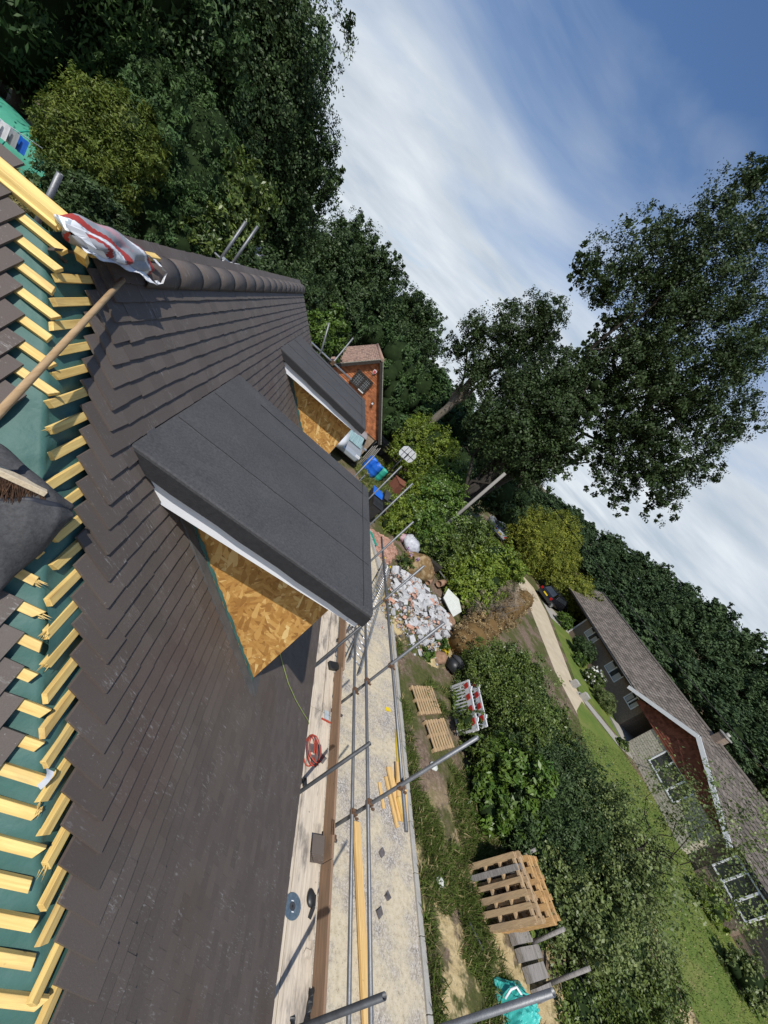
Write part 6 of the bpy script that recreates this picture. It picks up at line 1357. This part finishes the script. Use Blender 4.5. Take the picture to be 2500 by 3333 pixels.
# verge grass: single blades
def grass(name, pts, h0, h1, w_, mat):
    n = len(pts); p = np.array(pts, float); a = rng.uniform(0, 6.28, n); h = rng.uniform(h0, h1, n); ln = rng.normal(size=(n, 2)) * h[:, None] * .45
    V = np.empty((n, 4, 3)); dx, dy = np.cos(a) * w_ / 2, np.sin(a) * w_ / 2
    V[:, 0] = p - np.stack([dx, dy, 0 * dx], 1); V[:, 1] = p + np.stack([dx, dy, 0 * dx], 1)
    V[:, 2] = p + np.stack([ln[:, 0] + dx * .3, ln[:, 1] + dy * .3, h], 1); V[:, 3] = p + np.stack([ln[:, 0] * .45 - dx * .8, ln[:, 1] * .45 - dy * .8, h * .6], 1)
    me = bpy.data.meshes.new(name); org = Vector((p[0][0], p[0][1], 0)); vs = V.reshape(-1, 3) + np.array([-org.x, -org.y, GZ])
    me.vertices.add(n * 4); me.vertices.foreach_set('co', vs.astype(np.float32).ravel()); me.loops.add(n * 4); me.loops.foreach_set('vertex_index', np.arange(n * 4, dtype=np.int32))
    me.polygons.add(n); me.polygons.foreach_set('loop_start', np.arange(0, n * 4, 4, dtype=np.int32)); me.materials.append(MATS[mat]); me.update(calc_edges=True); me.validate()
    return tag(link(name, me, None, org), kind='stuff')
from mathutils import noise as mnoise
pts = []
while len(pts) < 42000:
    x, y = rnd.uniform(7.86, 11.4), rnd.uniform(-1.5, 10.6)
    m_ = mnoise.noise((x * .75, y * .55, 3.1)) + .5 * mnoise.noise((x * 2.3, y * 2.3, 7)) + (.15 if 9.0 < x < 10.2 and y < 4.5 else 0) + (.15 if x < 8.2 else 0) - (.25 if y > 5.2 else 0)
    if m_ > -.02 + rnd.uniform(-.12, .12): pts.append((x, y, G0))
grass('verge_grass', pts, .06, .24, .0105, 'grass_blade')
pts = []
while len(pts) < 9000:
    x, y = rnd.uniform(6.1, 9.6), rnd.uniform(19.6, 27.5)
    if x < 7.5 and y < 20.5: continue
    pts.append((x, y, G0))
grass('rough_grass', pts, .10, .32, .03, 'grass_blade')
pts = [(rnd.uniform(18.8, 28.2), rnd.uniform(-4, 12.5), G0 + .008) for _ in range(26000)]
pts = [p for p in pts if p[0] < 26.5 + .2 * p[1] - .6]
grass('lawn_blades', pts, .03, .08, .02, 'grass_blade')
# ------------------------------------------------------------------ light, sky, camera
sun = bpy.data.lights.new('sun', 'SUN'); sun.energy = 4.5; sun.angle = R(.53); sun.color = (1, .955, .89)
so = bpy.data.objects.new('sun', sun); COL.objects.link(so)
SD = Vector((-.346, -.483, .805)).normalized(); so.rotation_euler = SD.to_track_quat('Z', 'Y').to_euler(); so.location = SD * 60
w = bpy.data.worlds.new('World'); scn.world = w; w.use_nodes = True
t = w.node_tree; t.nodes.clear()
class WT(NT):
    def __init__(s, tree): s.t = tree
s = WT(t)
sky = s.n('ShaderNodeTexSky', sky_type='NISHITA', sun_disc=False, sun_elevation=math.asin(SD.z), sun_rotation=math.atan2(SD.x, SD.y), air_density=1.0, dust_density=.6, ozone_density=2.5)
d = s.n('ShaderNodeTexCoord').outputs['Generated']; sp = s.n('ShaderNodeSeparateXYZ', {0: d})
zz = s.math('ADD', s.math('MAXIMUM', sp.outputs[2], 0), .16)
p = s.n('ShaderNodeCombineXYZ', {0: s.math('DIVIDE', sp.outputs[0], zz), 1: s.math('DIVIDE', sp.outputs[1], zz), 2: .35}).outputs[0]
pm = s.n('ShaderNodeMapping', {0: s.n('ShaderNodeMapping', {0: p, 'Rotation': (0, 0, R(24))}).outputs[0], 'Scale': (.62, 1.0, 1)}).outputs[0]
n1 = s.noise(pm, 1.5, 6, .50, .9); n2 = s.noise(pm, .6, 3, .5)
el = s.math('MULTIPLY_ADD', sp.outputs[2], -2.3, 1.16)
cov = s.math('ADD', s.math('MULTIPLY_ADD', n1, 1.0, -.5), s.math('ADD', s.math('MULTIPLY_ADD', n2, .7, -.35), el))
f = s.ramp(cov, [(.02, 0), (.66, .97)])
cc = s.ramp(s.noise(pm, 2.3, 5, .55), [(.3, (3.9, 4.5, 5.2)), (.7, (6.2, 6.6, 7.0))])
col = s.mix(f, s.mix(1.0, sky.outputs[0], (.76, .91, 1.06), 'MULTIPLY'), cc)
bg = s.n('ShaderNodeBackground', {0: col, 1: .13}); s.t.links.new(bg.outputs[0], s.n('ShaderNodeOutputWorld').inputs[0])
cam = bpy.data.cameras.new('camera'); co = bpy.data.objects.new('camera', cam); COL.objects.link(co); scn.camera = co
cam.sensor_fit = 'HORIZONTAL'; cam.sensor_width = 36; cam.lens = 36 * 1278.918 / 2500; cam.clip_start = .05; cam.clip_end = 3000
co.matrix_world = Matrix(((.72851242, -.58095927, -.36298207, 0), (-.05129429, .48212557, -.87459924, 0), (.68310947, .65577532, .32143457, GZ), (0, 0, 0, 1)))
scn.render.engine = 'CYCLES'
scn.view_settings.view_transform = 'Standard'; scn.view_settings.look = 'None'; scn.view_settings.exposure = 0; scn.view_settings.gamma = 1
scn.render.resolution_x = 768; scn.render.resolution_y = 1024
